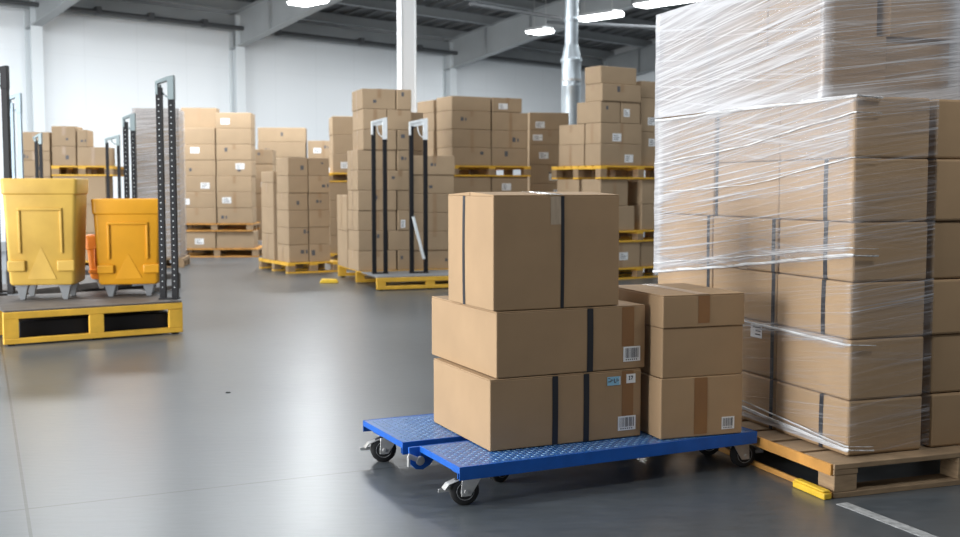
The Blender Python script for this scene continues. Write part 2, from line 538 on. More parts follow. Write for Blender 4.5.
# walls ------------------------------------------------------------
def wall_mat():
    m, nt, N, L, b = nodes_of('wall_panel')
    tc = N.new('ShaderNodeTexCoord')
    sx = N.new('ShaderNodeSeparateXYZ'); L.new(tc.outputs['Object'], sx.inputs[0])
    def seams(sock, pitch, wd):
        md = N.new('ShaderNodeMath'); md.operation = 'PINGPONG'; L.new(sock, md.inputs[0]); md.inputs[1].default_value = pitch / 2
        lt = N.new('ShaderNodeMath'); lt.operation = 'LESS_THAN'; L.new(md.outputs[0], lt.inputs[0]); lt.inputs[1].default_value = wd
        return lt.outputs[0]
    s1 = seams(sx.outputs[0], 1.1, .012); s2 = seams(sx.outputs[2], 1.25, .006)
    mxm = N.new('ShaderNodeMath'); mxm.operation = 'MAXIMUM'; L.new(s1, mxm.inputs[0]); L.new(s2, mxm.inputs[1])
    sc = N.new('ShaderNodeMath'); sc.operation = 'MULTIPLY'; L.new(mxm.outputs[0], sc.inputs[0]); sc.inputs[1].default_value = .16
    mx = N.new('ShaderNodeMix'); mx.data_type = 'RGBA'
    mx.inputs[6].default_value = (.76, .795, .82, 1); mx.inputs[7].default_value = (.55, .58, .60, 1)
    L.new(sc.outputs[0], mx.inputs[0]); L.new(mx.outputs[2], b.inputs['Base Color'])
    b.inputs['Roughness'].default_value = .45
    M['wall_panel'] = m
wall_mat()
def hall_obj(mb, name, m, **kw):
    """mesh written in hall coordinates (s, q towards camera is -y here, z)"""
    return mb.build(name, m, None, W0, WYAW, **kw)
# hall coordinates in local frame: x = s, y = -q
mb = MB(); mb.box(S_BEG, S_END + .2, 0, .2, 0, roof(0) + .3)
tag(hall_obj(mb, 'wall_back', 'wall_panel', smooth=False), kind='structure')
mb = MB()
poly = [(0, 0), (-QMAX, 0), (-QMAX, roof(QMAX) + .2), (-QR, roof(QR) + .2), (0, roof(0) + .2)]
vs = [(S_END, y, z) for y, z in poly] + [(S_END + .2, y, z) for y, z in poly]
mb.add(vs, [[0, 1, 2, 3, 4], [9, 8, 7, 6, 5]] + [[i, (i + 1) % 5, 5 + (i + 1) % 5, 5 + i] for i in range(5)])
tag(hall_obj(mb, 'wall_right', 'wall_panel', smooth=False), kind='structure')
# ceiling: ribbed metal deck, rising from the eave
mb = MB()
for (q0, q1) in ((-.2, QR), (QR, QMAX)):
    z0, z1 = roof(q0), roof(q1)
    mb.hexa([(S_BEG, -q1, z1), (S_END + .2, -q1, z1), (S_END + .2, -q0, z0), (S_BEG, -q0, z0),
             (S_BEG, -q1, z1 + .1), (S_END + .2, -q1, z1 + .1), (S_END + .2, -q0, z0 + .1), (S_BEG, -q0, z0 + .1)])
s_ = S_BEG
while s_ < S_END:
    if s_ > -14:
        mb.hexa([(s_, -9, roof(9) - .05), (s_ + .10, -9, roof(9) - .05), (s_ + .10, 0, roof(0) - .05), (s_, 0, roof(0) - .05),
                 (s_, -9, roof(9)), (s_ + .10, -9, roof(9)), (s_ + .10, 0, roof(0)), (s_, 0, roof(0))])
    s_ += .45
tag(hall_obj(mb, 'ceiling', 'roof_dark', smooth=False), kind='structure')
# purlins along the wall direction
for i, q in enumerate([.35, 1.7, 3.1, 4.6, 6.2, 7.9, 9.8]):
    mb = MB(); z = roof(q) - .06
    mb.box(S_BEG + 6, S_END, -q - .035, -q + .035, z - .20, z)
    mb.box(S_BEG + 6, S_END, -q - .09, -q + .035, z - .215, z - .20)
    tag(hall_obj(mb, 'ceiling_purlin', 'beam_grey', smooth=False), kind='structure')
# rafters with a haunch at each wall column
col_s = [s_at(-170), s_at(36), s_at(236), s_at(446), S_END - .25]
for s in col_s:
    mb = MB()
    def prof(q, up): return roof(q) - .27 if up else roof(q) - .27 - (.62 if q > 3 else .62 + .10 * (3 - q) / 3)
    qs = [0, 3, 8, QR]
    for q0, q1 in zip(qs[:-1], qs[1:]):
        def quad(x0, x1, f0, f1, g0, g1):
            mb.hexa([(x0, -q1, f1), (x1, -q1, f1), (x1, -q0, f0), (x0, -q0, f0), (x0, -q1, g1), (x1, -q1, g1), (x1, -q0, g0), (x0, -q0, g0)])
        b0, b1, t0, t1 = prof(q0, 0), prof(q1, 0), prof(q0, 1), prof(q1, 1)
        quad(s - .008, s + .008, b0, b1, t0, t1)
        quad(s - .10, s + .10, b0 - .02, b1 - .02, b0, b1)
        quad(s - .10, s + .10, t0, t1, t0 + .02, t1 + .02)
    for q in (1.5, 3.0, 4.5, 6.0):
        mb.box(s - .09, s + .09, -q - .006, -q + .006, prof(q, 0), prof(q, 1))
    tag(hall_obj(mb, 'ceiling_beam', 'beam_grey', smooth=False), kind='structure')
    # wall column: I section standing proud of the panels
    mb = MB()
    zt = roof(0) - .3
    mb.box(s - .11, s + .11, -.30, -.285, 0, zt)
    mb.box(s - .008, s + .008, -.285, -.012, 0, zt)
    mb.box(s - .11, s + .11, -.016, -.002, 0, zt)
    tag(hall_obj(mb, 'wall_column', 'column_grey', smooth=False), kind='structure')
# eave beam + dark pipe run along the wall
mb = MB(); mb.box(S_BEG + 6, S_END, -.16, -.01, roof(0) - .62, roof(0) - .28)
tag(hall_obj(mb, 'trim_eave', 'beam_grey', smooth=False), kind='structure')
mb = MB(); mb.cyl((S_BEG + 6, -.42, 4.56), (S_END - .2, -.42, 4.56), .045, 12)
for s in (-3.2, -2.1, -.9, .9, 3.2, 5.0):
    mb.box(s - .04, s + .04, -.44, -.02, 4.60, 4.64); mb.box(s - .05, s + .05, -.48, -.36, 4.50, 4.66)
tag(hall_obj(mb, 'trim_pipe', 'pipe_dark'), kind='structure')
# baseboard strip
mb = MB(); mb.box(S_BEG, S_END, -.03, -.001, 0, .18)
tag(hall_obj(mb, 'baseboard_back', 'beam_grey', smooth=False), kind='structure')
# cross bracing pipes in the roof
for k, (x0, y0, x1, y1, Y0, Y1) in enumerate([(548, 22, 662, 28, 22, 19), (470, 4, 560, 18, 20, 23)]):
    p, q = at_y(x0, y0, Y0), at_y(x1, y1, Y1)
    mb = MB(); mb.cyl(p, q, .035, 10)
    tag(mb.build('ceiling_pipe', 'pipe_dark'), kind='structure')
# free-standing white hall column (square tube)
Pc = at_y(407, 100, 16.6)
mb = MB(); wc = .10
mb.box(-wc, wc, -wc, wc, 0.02, 7.0); mb.box(-.22, .22, -.22, .22, 0, .02)
mb.box(-wc - .02, -wc + .004, -wc - .01, wc + .01, 0.02, 7.0); mb.box(wc - .004, wc + .02, -wc - .01, wc + .01, .02, 7.0)
tag(mb.build('hall_column', 'white_paint', None, (Pc.x, Pc.y, 0), rad(20), bevel=.008), kind='structure')
# galvanised duct
Pd = at_y(571, 100, 19.0)
def zpix(y, Y): return at_y(480, y, Y).z
t = tag(empty('ventilation_duct', (Pd.x, Pd.y, 0)), 'shiny galvanised round duct rising behind the stacked boxes by the back wall', 'duct')
mb = MB(); z1, z2, z3 = zpix(62, 19), zpix(45, 19), zpix(22, 19)
prof = [(.165, 0.01)]
zz = .9
while zz < z1 - .3:
    prof += [(.165, zz), (.172, zz + .015), (.172, zz + .03), (.165, zz + .045)]; zz += 1.0
prof += [(.165, z1)]
mb.lathe((0, 0, 0), (0, 0, 1), prof, 28); mb.build('duct_pipe', 'galvanised', t)
mb = MB(); mb.lathe((0, 0, 0), (0, 0, 1), [(.185, z1), (.185, z1 + .05), (.165, z1 + .06), (.115, z2)], 28); mb.build('reducer', 'galvanised', t)
mb = MB(); mb.lathe((0, 0, 0), (0, 0, 1), [(.113, z2 - .02), (.113, z3), (.125, z3 + .01), (.125, z3 + .06), (.113, z3 + .07), (.113, z3 + .75)], 24); mb.build('flue', 'galvanised', t)
for z in (1.4, 3.0):
    mb = MB(); mb.lathe((0, 0, z), (0, 0, 1), [(.176, 0), (.176, .04)], 28)
    mb.build('clamp_ring', 'zinc', t)

# ceiling lights ----------------------------------------------------
def roof_hit(x, y, drop):
    d = ray(x, y)
    lo, hi = 2.0, 60.0
    for _ in range(60):
        mid = (lo + hi) / 2
        p = Vector((d.x * mid, d.y * mid, CAMH + d.z * mid))
        q = (p - W0).dot(NQ)
        if p.z - (roof(q) - drop) < 0: lo = mid
        else: hi = mid
    return p
def lamp(p, ln, label, wd=.46):
    q = (p - W0).dot(NQ); s = (p - W0).dot(A)
    t = tag(empty('ceiling_light', p, WYAW - PI / 2), label, 'ceiling light', 'roof light fixtures')
    mb = MB(); mb.hexa([(-ln / 2, -wd / 2, .02), (ln / 2, -wd / 2, .02), (ln / 2, wd / 2, .02), (-ln / 2, wd / 2, .02),
                        (-ln / 2, -wd / 3, .09), (ln / 2, -wd / 3, .09), (ln / 2, wd / 3, .09), (-ln / 2, wd / 3, .09)])
    mb.build('housing', 'white_paint', t)
    mb = MB(); mb.hexa([(-ln / 2 + .03, -wd / 2 + .03, -.03), (ln / 2 - .03, -wd / 2 + .03, -.03), (ln / 2 - .03, wd / 2 - .03, -.03), (-ln / 2 + .03, wd / 2 - .03, -.03),
                        (-ln / 2 + .01, -wd / 2 + .01, .02), (ln / 2 - .01, -wd / 2 + .01, .02), (ln / 2 - .01, wd / 2 - .01, .02), (-ln / 2 + .01, wd / 2 - .01, .02)])
    mb.build('diffuser', 'lamp_glow', t)
    for sx in (-1, 1):
        MB().cyl((sx * ln * .35, 0, .09), (sx * ln * .35, 0, .09 + 1.0), .006, 6).build('hanger', 'zinc', t)
    al = bpy.data.lights.new('lamp', 'AREA'); al.shape = 'RECTANGLE'; al.size = ln; al.size_y = wd; al.energy = 150; al.color = (.97, .99, 1)
    lo_ = bpy.data.objects.new('lamp', al); COL.objects.link(lo_); lo_.location = p + Vector((0, 0, -.06))
    lo_.rotation_euler = (0, 0, WYAW - PI / 2)
    lo_.parent = None
for (x, y, ln, lb) in [(308, 2, .75, 'glowing strip light at upper left, left of the white column'),
                       (540, 32, .5, 'small glowing strip light left of the duct top'),
                       (598, 17, 1.1, 'glowing strip light just right of the duct top'),
                       (668, 2, 1.5, 'glowing strip light above the left edge of the wrapped stack')]:
    lamp(roof_hit(x, y, 1.05), ln, lb)

# ================================================================== LIGHT
w = bpy.data.worlds.new('world'); scn.world = w; w.use_nodes = True
bg = w.node_tree.nodes['Background']
bg.inputs[0].default_value = (.90, .95, 1.0, 1); bg.inputs[1].default_value = .27
def area(name, loc, target, sx, sy, e, col=(1, 1, 1)):
    l = bpy.data.lights.new(name, 'AREA'); l.shape = 'RECTANGLE'; l.size = sx; l.size_y = sy; l.energy = e; l.color = col
    o = bpy.data.objects.new(name, l); COL.objects.link(o); o.location = loc
    o.rotation_euler = (Vector(target) - Vector(loc)).to_track_quat('-Z', 'Y').to_euler()
    return o
# unseen area light standing in for daylight from the left, and extra lamps added overhead
area('unseen_left_light', (-8.9, 0.9, 2.1), (0, 5.0, .9), 5.0, 3.4, 1300, (.98, .99, 1))
for (x, y, e) in [(-7, 9, 200), (-2.0, 10, 190), (3.2, 12, 150), (-6.4, 17.0, 330), (-3, 17.5, 300), (-10, 13, 200), (2.5, 19.5, 270), (-2.5, 4.5, 100), (-6, 3, 200)]:
    q = (Vector((x, y, 0)) - W0).dot(NQ)
    area('extra_lamp', (x, y, roof(q) - .9), (x, y, 0), 3.0, 1.0, e, (.93, .97, 1))

area('unseen_left_light', (-13.0, 7.0, 2.4), (-1, 14, 1), 4.5, 3.6, 800, (.98, .99, 1))  # second unseen light, added to brighten left faces of the background boxes
area('extra_lamp', (2.6, 3.1, 3.7), (1.9, 4.4, 1.7), 1.0, .5, 42, (.97, .99, 1))  # added out of view to brighten the upper right film
scn.view_settings.view_transform = 'Standard'
scn.view_settings.look = 'None'
scn.view_settings.gamma = 1
scn.view_settings.exposure = 0.0
scn.view_settings.use_curve_mapping = False

# ================================================================== DOLLIES
DZ = .165
dNL = on_z(460, 467, DZ)
dNR = on_z(756, 431, DZ)
DY = math.atan2(dNR.y - dNL.y, dNR.x - dNL.x)
dfr = Fr(dNL, DY)
DL = (dNR - dNL).length
DW = .375

def caster(parent, x, y, rz, brake=True):
    c = MB(); R, wz = .056, .056
    c.box(-.045, .045, -.035, .035, .118, .124)
    c.lathe((0, 0, .106), (0, 0, 1), [(.03, 0), (.03, .012)], 20)
    off = -.028
    for sy in (-1, 1):
        y0 = sy * .024; y1 = y0 + sy * .003
        vs = [(-.044, y0, .110), (.036, y0, .110), (off + .019, y0, wz - .018), (off - .019, y0, wz - .018)]
        vs2 = [(a, y1, b_) for a, _, b_ in vs]
        c.add(vs + vs2, [(0, 1, 2, 3), (7, 6, 5, 4), (0, 4, 5, 1), (1, 5, 6, 2), (2, 6, 7, 3), (3, 7, 4, 0)])
    c.cyl((off, -.032, wz), (off, .032, wz), .009, 6)
    f = c.build('caster', 'zinc', parent, (x, y, 0), rz, bevel=.0015)
    tmb = MB()
    tmb.lathe((off, -.019, wz), (0, 1, 0), [(.036, 0), (.048, .001), (R, .007), (R, .031), (.048, .037), (.036, .038)], 32)
    tmb.build('tire', 'tire', f)
    h = MB(); h.lathe((off, -.021, wz), (0, 1, 0), [(.010, 0), (.030, .0035), (.0345, .001), (.0358, .003), (.0358, .039), (.0345, .041), (.030, .0385), (.010, .042)], 28)
    h.build('hub', 'hub_grey', f)
    if brake:
        b = MB()
        b.bar((off - .012, 0, .105), (off - .066, 0, .085), .040, .004)
        b.bar((off - .064, 0, .087), (off - .082, 0, .066), .044, .004)
        b.bar((off - .080, -.0, .068), (off - .080, 0, .054), .044, .004)
        b.build('brake_pedal', 'zinc', f, bevel=.001)
    return f

def dolly(fr, u, v, L, W, label, casters):
    t = tag(empty('platform_dolly', fr.w(u, v, 0), fr.yaw), label, 'dolly', 'blue steel dollies')
    sk = .052
    mb = MB()
    mb.box(0, L, 0, W, DZ - .006, DZ - .0020)
    # raised lozenge tread, alternating directions
    p = .021
    nx, ny = int((L - .03) / p), int((W - .03) / p)
    for i in range(nx):
        for j in range(ny):
            cx, cy = .018 + i * p + p / 2, .016 + j * p + p / 2
            an = rad(45) if (i + j) % 2 else rad(-45)
            du = Vector((math.cos(an), math.sin(an), 0)) * .0085; dv = Vector((-math.sin(an), math.cos(an), 0)) * .0030
            c = Vector((cx, cy, DZ - .0020)); up = Vector((0, 0, .0019))
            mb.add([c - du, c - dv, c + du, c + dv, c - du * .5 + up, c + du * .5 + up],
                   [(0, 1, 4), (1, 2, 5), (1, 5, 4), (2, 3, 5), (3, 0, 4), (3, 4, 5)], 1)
    mb.build('tread_deck', ['blue_tread', 'tread_glint'], t, smooth=False)
    fm = MB()
    fm.box(-.004, L + .004, -.004, 0, DZ - sk, DZ - .0005); fm.box(-.004, L + .004, W, W + .004, DZ - sk, DZ - .0005)
    fm.box(-.004, 0, 0, W, DZ - .026, DZ - .0005); fm.box(L, L + .004, 0, W, DZ - .026, DZ - .0005)
    fm.box(0, L, .02, .026, DZ - sk, DZ - .006)
    for q in (.25, .5, .75): fm.box(L * q - .02, L * q + .02, .0, W, DZ - sk + .01, DZ - .006)
    for (cx, cy, _) in casters:
        fm.box(max(0, cx - .06), min(L, cx + .06), max(0, cy - .05), min(W, cy + .05), .1245, DZ - .006)
    fm.build('frame', 'blue_paint', t, bevel=.0015)
    for (cx, cy, rz) in casters: caster(t, cx, cy, rz)
    return t

d1 = dolly(dfr, 0, 0, DL, DW, 'blue tread-plate dolly nearest the camera, carrying two stacks of boxes',
           [(.075, .062, rad(-8)), (DL - .05, .062, rad(172)), (.34, DW - .07, rad(20)), (DL - .05, DW - .07, rad(160))])
# hinge lug on the rear left corner of the near dolly
mb = MB()
pts = [(0, DZ - .004), (.115, DZ - .004), (.115, DZ - .06), (.09, DZ - .085), (.06, DZ - .10), (.03, DZ - .095), (.004, DZ - .07)]
pts = [(-.05 + x, z) for x, z in pts]
mb.prism(pts, DW + .004, DW + .016)
mb.cyl((-.012, DW - .02, DZ - .055), (-.012, DW + .03, DZ - .055), .012, 14)
lug = mb.build('hinge_lug', 'blue_paint', d1, bevel=.002)
mb = MB(); mb.lathe((-.012, DW - .028, DZ - .055), (0, 1, 0), [(.015, 0), (.019, .003), (.019, .008)], 16)
mb.bar((-.012, DW - .022, DZ - .055), (-.065, DW - .022, DZ - .03), .008, .02)
mb.bar((-.062, DW - .022, DZ - .036), (-.062, DW - .022, DZ - .075), .008, .016, up=(0, 1, 0))
mb.build('latch', 'zinc', lug, bevel=.001)
r0 = on_z(403, 442, DZ)
ru = (r0 - dNL).dot(dfr.u); rv = (r0 - dNL).dot(dfr.v)
DW2 = (on_z(366, 420, DZ) - dNL).dot(dfr.v) - rv
rv = max(rv, DW + .045)
d2 = dolly(dfr, ru, rv, DL - .02, DW2, 'blue tread-plate dolly behind the near one, empty corner with wheel showing at left',
           [(.075, DW2 - .12, rad(-12)), (DL - .1, .08, rad(172)), (.34, .08, rad(20)), (DL - .1, DW2 - .1, rad(160))])

# ================================================================== BOXES ON THE DOLLIES
YB = rad(24)
c1p = on_z(490, 452, DZ); f1 = Fr(c1p, YB)
G3 = 'boxes stacked on the blue dollies'
EPS = .0012
b1h = .283
BW1, BD1 = .69, .60
B1 = carton(f1, 0, 0, DZ + EPS, BW1, BD1, b1h, 'large cardboard box with two black straps, bottom of left stack on dolly', G3,
       straps=[('u', BW1 * .415, .026), ('u', BW1 * .622, .026)], flaps=True, amp=.0022,
       tape=[('tape', 'tape_brown', 'f', BW1 * .865, BW1 * .945, .075, b1h - .006)],
       lab=[('bar', 'f', BW1 * .838, BW1 * .962, .030, .090)])
# small printed labels on the bottom box
dim1, am = (BW1, BD1, b1h - .005), .0022
OX = .064
mb = MB(); a0, a1, z0, z1 = .462, .525, .222, .258
decal(mb, dim1, am, 'f', a0 + OX, a1 + OX, z0, z1, .0022, 0, 2, 2)
for (xa, xb, za, zb) in [(.466, .480, .236, .240), (.478, .482, .238, .248), (.484, .490, .242, .246), (.494, .498, .232, .250), (.498, .504, .232, .236),
                         (.506, .510, .236, .250), (.466, .476, .250, .253), (.512, .518, .240, .244)]:
    decal(mb, dim1, am, 'f', xa + OX, xb + OX, za, zb, .0028, 1, 1, 1)
for k, xa in enumerate((.519, .5225)): decal(mb, dim1, am, 'f', xa + OX, xa + OX + .0018, z0 + .002, z1 - .002, .0028, 2, 1, 1)
tag(flat_build(mb, 'blue_label', ['label_blue', 'ink_grey', 'label_white'], B1), 'small pale blue shipping label')
mb = MB(); a0, a1, z0, z1 = .553, .597, .226, .264
decal(mb, dim1, am, 'f', a0 + OX, a1 + OX, z0, z1, .0022, 0, 2, 2)
for (xa, xb, za, zb) in [(.566, .570, .240, .256), (.564, .572, .239, .242), (.564, .569, .253, .256), (.574, .584, .252, .256), (.580, .584, .246, .253), (.577, .581, .240, .247)]:
    decal(mb, dim1, am, 'f', xa + OX, xb + OX, za, zb, .0028, 1, 1, 1)
flat_build(mb, 'number_label', ['label_white', 'ink'], B1)
b2h = .262
z2 = DZ + EPS + b1h + EPS + .0018
f2 = Fr(f1.w(.028, .002), YB)
BW2 = .68
B2 = carton(f2, 0, 0, z2, BW2, .69, b2h, 'wide cardboard box with one black strap, middle of left stack on dolly', G3,
       straps=[('u', BW2 * .615, .028)], flaps=True, amp=.0022,
       tape=[('tape', 'tape_brown', 'f', BW2 * .835, BW2 * .92, .095, b2h - .006)], lab=[('bar', 'f', BW2 * .845, BW2 * .965, .030, .092)])
b3h = .452
z3 = z2 + b2h + EPS + .0018
f3 = Fr(f1.w(.016, .006), YB)
BW3, BD3 = .566, .46
B3 = carton(f3, 0, 0, z3, BW3, BD3, b3h, 'tall cardboard box strapped on two sides, topmost on the left dolly stack', G3,
       straps=[('u', BW3 * .535, .015), ('v', BD3 * .62, .024)], flaps=True, amp=.003, tent=.011,
       tape=[('clear_tape', 'tape_clear', 'f', BW3 * .44, BW3 * .528, b3h * .74, b3h - .006),
             ('clear_tape', 'tape_clear', 't', BW3 * .42, BW3 * .52, .0, BD3)])
# right stack on the dolly
c4 = on_z(660.5, 440, DZ); f4 = Fr(c4, rad(19.5))
w4, d4 = .386, .47
h4, h5, h6 = .250, .206, .135
carton(f4, 0, 0, DZ + EPS, w4, d4, h4, 'cardboard box with barcode label, bottom of right stack on dolly', G3, amp=.0018,
       tape=[('tape', 'tape_brown', 'f', w4 * .40, w4 * .56, 0.01, h4 - .003)], lab=[('bar', 'f', w4 * .74, w4 * .90, .022, .075)])
carton(f4, .006, .004, DZ + EPS + h4 + EPS, w4 - .006, d4, h5, 'plain cardboard box without tape, middle of right stack on dolly', G3, amp=.0018)
carton(f4, .004, -.002, DZ + EPS + h4 + h5 + 2 * EPS, w4 - .002, d4 + .03, h6, 'flat cardboard box with taped top, topmost on right stack of dolly', G3, amp=.0012, flaps=True,
       tape=[('tape', 'tape_brown', 'f', w4 * .42, w4 * .56, h6 * .12, h6 - .006), ('tape', 'tape_tan', 't', w4 * .42, w4 * .56, 0, d4 + .03)])

# ================================================================== BIG WRAPPED STACK AT RIGHT
SYAW = math.atan2(.327, .945)
pc = on_z(834, 499, 0)
PH = .135
pf = Fr(pc, SYAW)
bigp = pallet(pf, 0, 0, 0, 1.30, 1.78, PH, 'worn wooden pallet with orange edge under the film-wrapped stack', style='wood', nslat=9, group='wooden pallets')
for ch in list(bigp.children):
    if ch.name.startswith('deck'): ch.name = 'deck'
# orange painted deck end along the left edge, and orange bottom runner
mb = MB(); mb.box(-.012, -.0005, .01, 1.77, PH - .046, PH - .001); tag(mb.build('edge_board', 'wood_orange', bigp, bevel=.002), 'orange painted edge board')
mb = MB(); mb.box(-.012, -.0005, .01, 1.77, 0.001, .024); tag(mb.build('edge_board', 'wood_orange', bigp, bevel=.002), 'orange painted lower edge board')
# yellow corner piece
mb = MB(); mb.box(-.050, -.013, -.004, .20, 0.0, .026); mb.box(-.050, -.016, .0, .19, .026, .036)
tag(mb.build('corner_guard', 'yellow_paint', None, pf.w(0, 0, .0), SYAW, bevel=.005),
    'small yellow guard bar on floor against the near corner of the large pallet', 'guard')

cb = on_z(847.5, 457, PH)
bf = Fr(cb, SYAW)
GS = 'boxes of the film-wrapped stack'
rowh = [.222, .243, .226, .236, .250, .240]
WU = .358
vsplit = [(0, .50), (.505, .53), (1.04, .55)]
z = PH + .002
ztops = []
posn = ['near corner', 'middle', 'far end']
for r, h in enumerate(rowh):
    for k, (v0, dv) in enumerate(vsplit):
        jv = {0: 0, 1: 0, 2: 0}[k]
        sh = rnd.uniform(-.004, .004)
        straps = []; lab = []; tp = []
        if k == 0 and r in (2, 3, 4): straps = [('v', dv * .34, .026)]
        if k == 0 and r == 5: tp = [('tape', 'tape_tan', 'l', dv * .34 - .03, dv * .34 + .03, 0, h - .003)]
        if k == 0 and r == 0: straps = [('v', dv * .34, .026)]
        if k == 1 and r in (0, 1, 2, 3): straps = [('v', .022, .026)]
        if k == 1 and r in (4, 5): straps = [('v', dv * .95, .024)]
        if k == 2 and r in (3, 2): straps = [('v', dv * .06, .024)]
        if k == 1 and r == 3: tp = [('tape', 'tape_tan', 'l', dv * .42, dv * .55, 0.0, h - .003)]
        if k == 1 and r == 1: lab = [('paper', 'l', .10, .19, h - .075, h - .012)]
        carton(bf, sh, v0, z, WU, dv - .004, h - .002,
               'cardboard box %s from bottom at %s of film-wrapped stack, left face' % (ORD[r + 1], posn[k]), GS,
               straps=straps, lab=lab, tape=tp, amp=.0025, bev=.009)
    h2 = h
    carton(bf, WU + .045 + (.012 if r in (0, 1) else 0), .02 if r % 2 else .01, z, .42, .50, h2 - .003,
           'cardboard box %s from bottom in column at right edge, beside wrapped stack' % ORD[r + 1], GS, amp=.002, bev=.009)
    z += h; ztops.append(z)
ZT = z
# upper tier, set back from the corner
UV0 = .205
uh = [.262, .262]
zz = ZT + .002
upper = [[(0.006, UV0 + .006, .30, .385, 'near corner'), (.012, .60, .30, .46, 'middle of left face'), (.008, 1.07, .30, .51, 'far end of left face'),
          (.322, UV0 + .03, .33, .5, 'right face')],
         [(0.012, UV0 + .05, .28, .37, 'near corner'), (.010, .63, .30, .45, 'middle of left face'), (.012, 1.09, .30, .48, 'far end of left face'),
          (.322, UV0 + .008, .33, .5, 'right face')]]
for r in range(2):
    for (u0, v0, w_, d_, nm) in upper[r]:
        carton(bf, u0, v0, zz, w_, d_, uh[r] - .002, 'cardboard box under dense film, %s layer of upper tier, %s' % (['lower', 'top'][r], nm), 'boxes of the wrapped upper tier',
               amp=.002, straps=[('v', .03, .02)] if nm.startswith('far') else [])
    zz += uh[r]
ZU = zz

# ---- stretch film
def film_mat():
    m, nt, N, L, b = nodes_of('stretch_film')
    nt.nodes.remove(b)
    out = N['Material Output']
    uv = N.new('ShaderNodeUVMap'); uv.uv_map = 'UVMap'
    at = N.new('ShaderNodeAttribute'); at.attribute_name = 'film_layers'
    def layer(ang, sx, sy, lo, hi, det=3, rough=.55):
        mp0 = N.new('ShaderNodeMapping'); mp0.inputs['Rotation'].default_value = (0, 0, rad(ang))
        L.new(uv.outputs[0], mp0.inputs[0])
        mp = N.new('ShaderNodeMapping'); mp.inputs['Scale'].default_value = (sx, sy, 1)
        L.new(mp0.outputs[0], mp.inputs[0])
        nz = N.new('ShaderNodeTexNoise'); nz.inputs['Scale'].default_value = 1; nz.inputs['Detail'].default_value = det; nz.inputs['Roughness'].default_value = rough
        nz.inputs['Distortion'].default_value = .25
        L.new(mp.outputs[0], nz.inputs['Vector'])
        r = N.new('ShaderNodeMapRange'); r.inputs[1].default_value = lo; r.inputs[2].default_value = hi
        L.new(nz.outputs[0], r.inputs[0])
        return r.outputs[0], nz.outputs[0]
    def mth(op, a, c):
        q = N.new('ShaderNodeMath'); q.operation = op
        for i, x in enumerate((a, c)):
            if isinstance(x, (int, float)): q.inputs[i].default_value = x
            else: L.new(x, q.inputs[i])
        return q.outputs[0]
    a, an = layer(-6, .9, 40, .52, .70)
    c, cn = layer(-9, 1.3, 95, .54, .68)
    d, dn = layer(-3.5, 0.6, 22, .50, .72, 5)
    e, en = layer(5, 1.1, 60, .58, .70)
    s = mth('ADD', mth('MULTIPLY', a, .42), mth('MULTIPLY', c, .50))
    s = mth('ADD', s, mth('MULTIPLY', d, .35))
    s = mth('ADD', s, mth('MULTIPLY', e, .35))
    g_, gn = layer(-6.5, .55, 120, .585, .66, 2, .4)
    s = mth('ADD', s, mth('MULTIPLY', g_, .75))
    dens = at.outputs['Fac']
    base = mth('MULTIPLY', mth('POWER', dens, 1.9), .72)
    fac = mth('ADD', base, mth('MULTIPLY', s, mth('POWER', dens, .75)))
    cl = N.new('ShaderNodeClamp'); cl.inputs['Max'].default_value = .93; L.new(fac, cl.inputs[0])
    tr = N.new('ShaderNodeBsdfTransparent')
    pb = N.new('ShaderNodeBsdfPrincipled')
    pb.inputs['Base Color'].default_value = (.55, .55, .57, 1); pb.inputs['Roughness'].default_value = .26
    pb.inputs['Specular IOR Level'].default_value = .7
    bp = N.new('ShaderNodeBump'); bp.inputs['Strength'].default_value = .7; bp.inputs['Distance'].default_value = .006
    L.new(mth('ADD', an, mth('ADD', cn, dn)), bp.inputs['Height']); L.new(bp.outputs[0], pb.inputs['Normal'])
    mx = N.new('ShaderNodeMixShader'); L.new(cl.outputs[0], mx.inputs[0]); L.new(tr.outputs[0], mx.inputs[1]); L.new(pb.outputs[0], mx.inputs[2])
    L.new(mx.outputs[0], out.inputs['Surface'])
    M['stretch_film'] = m
film_mat()

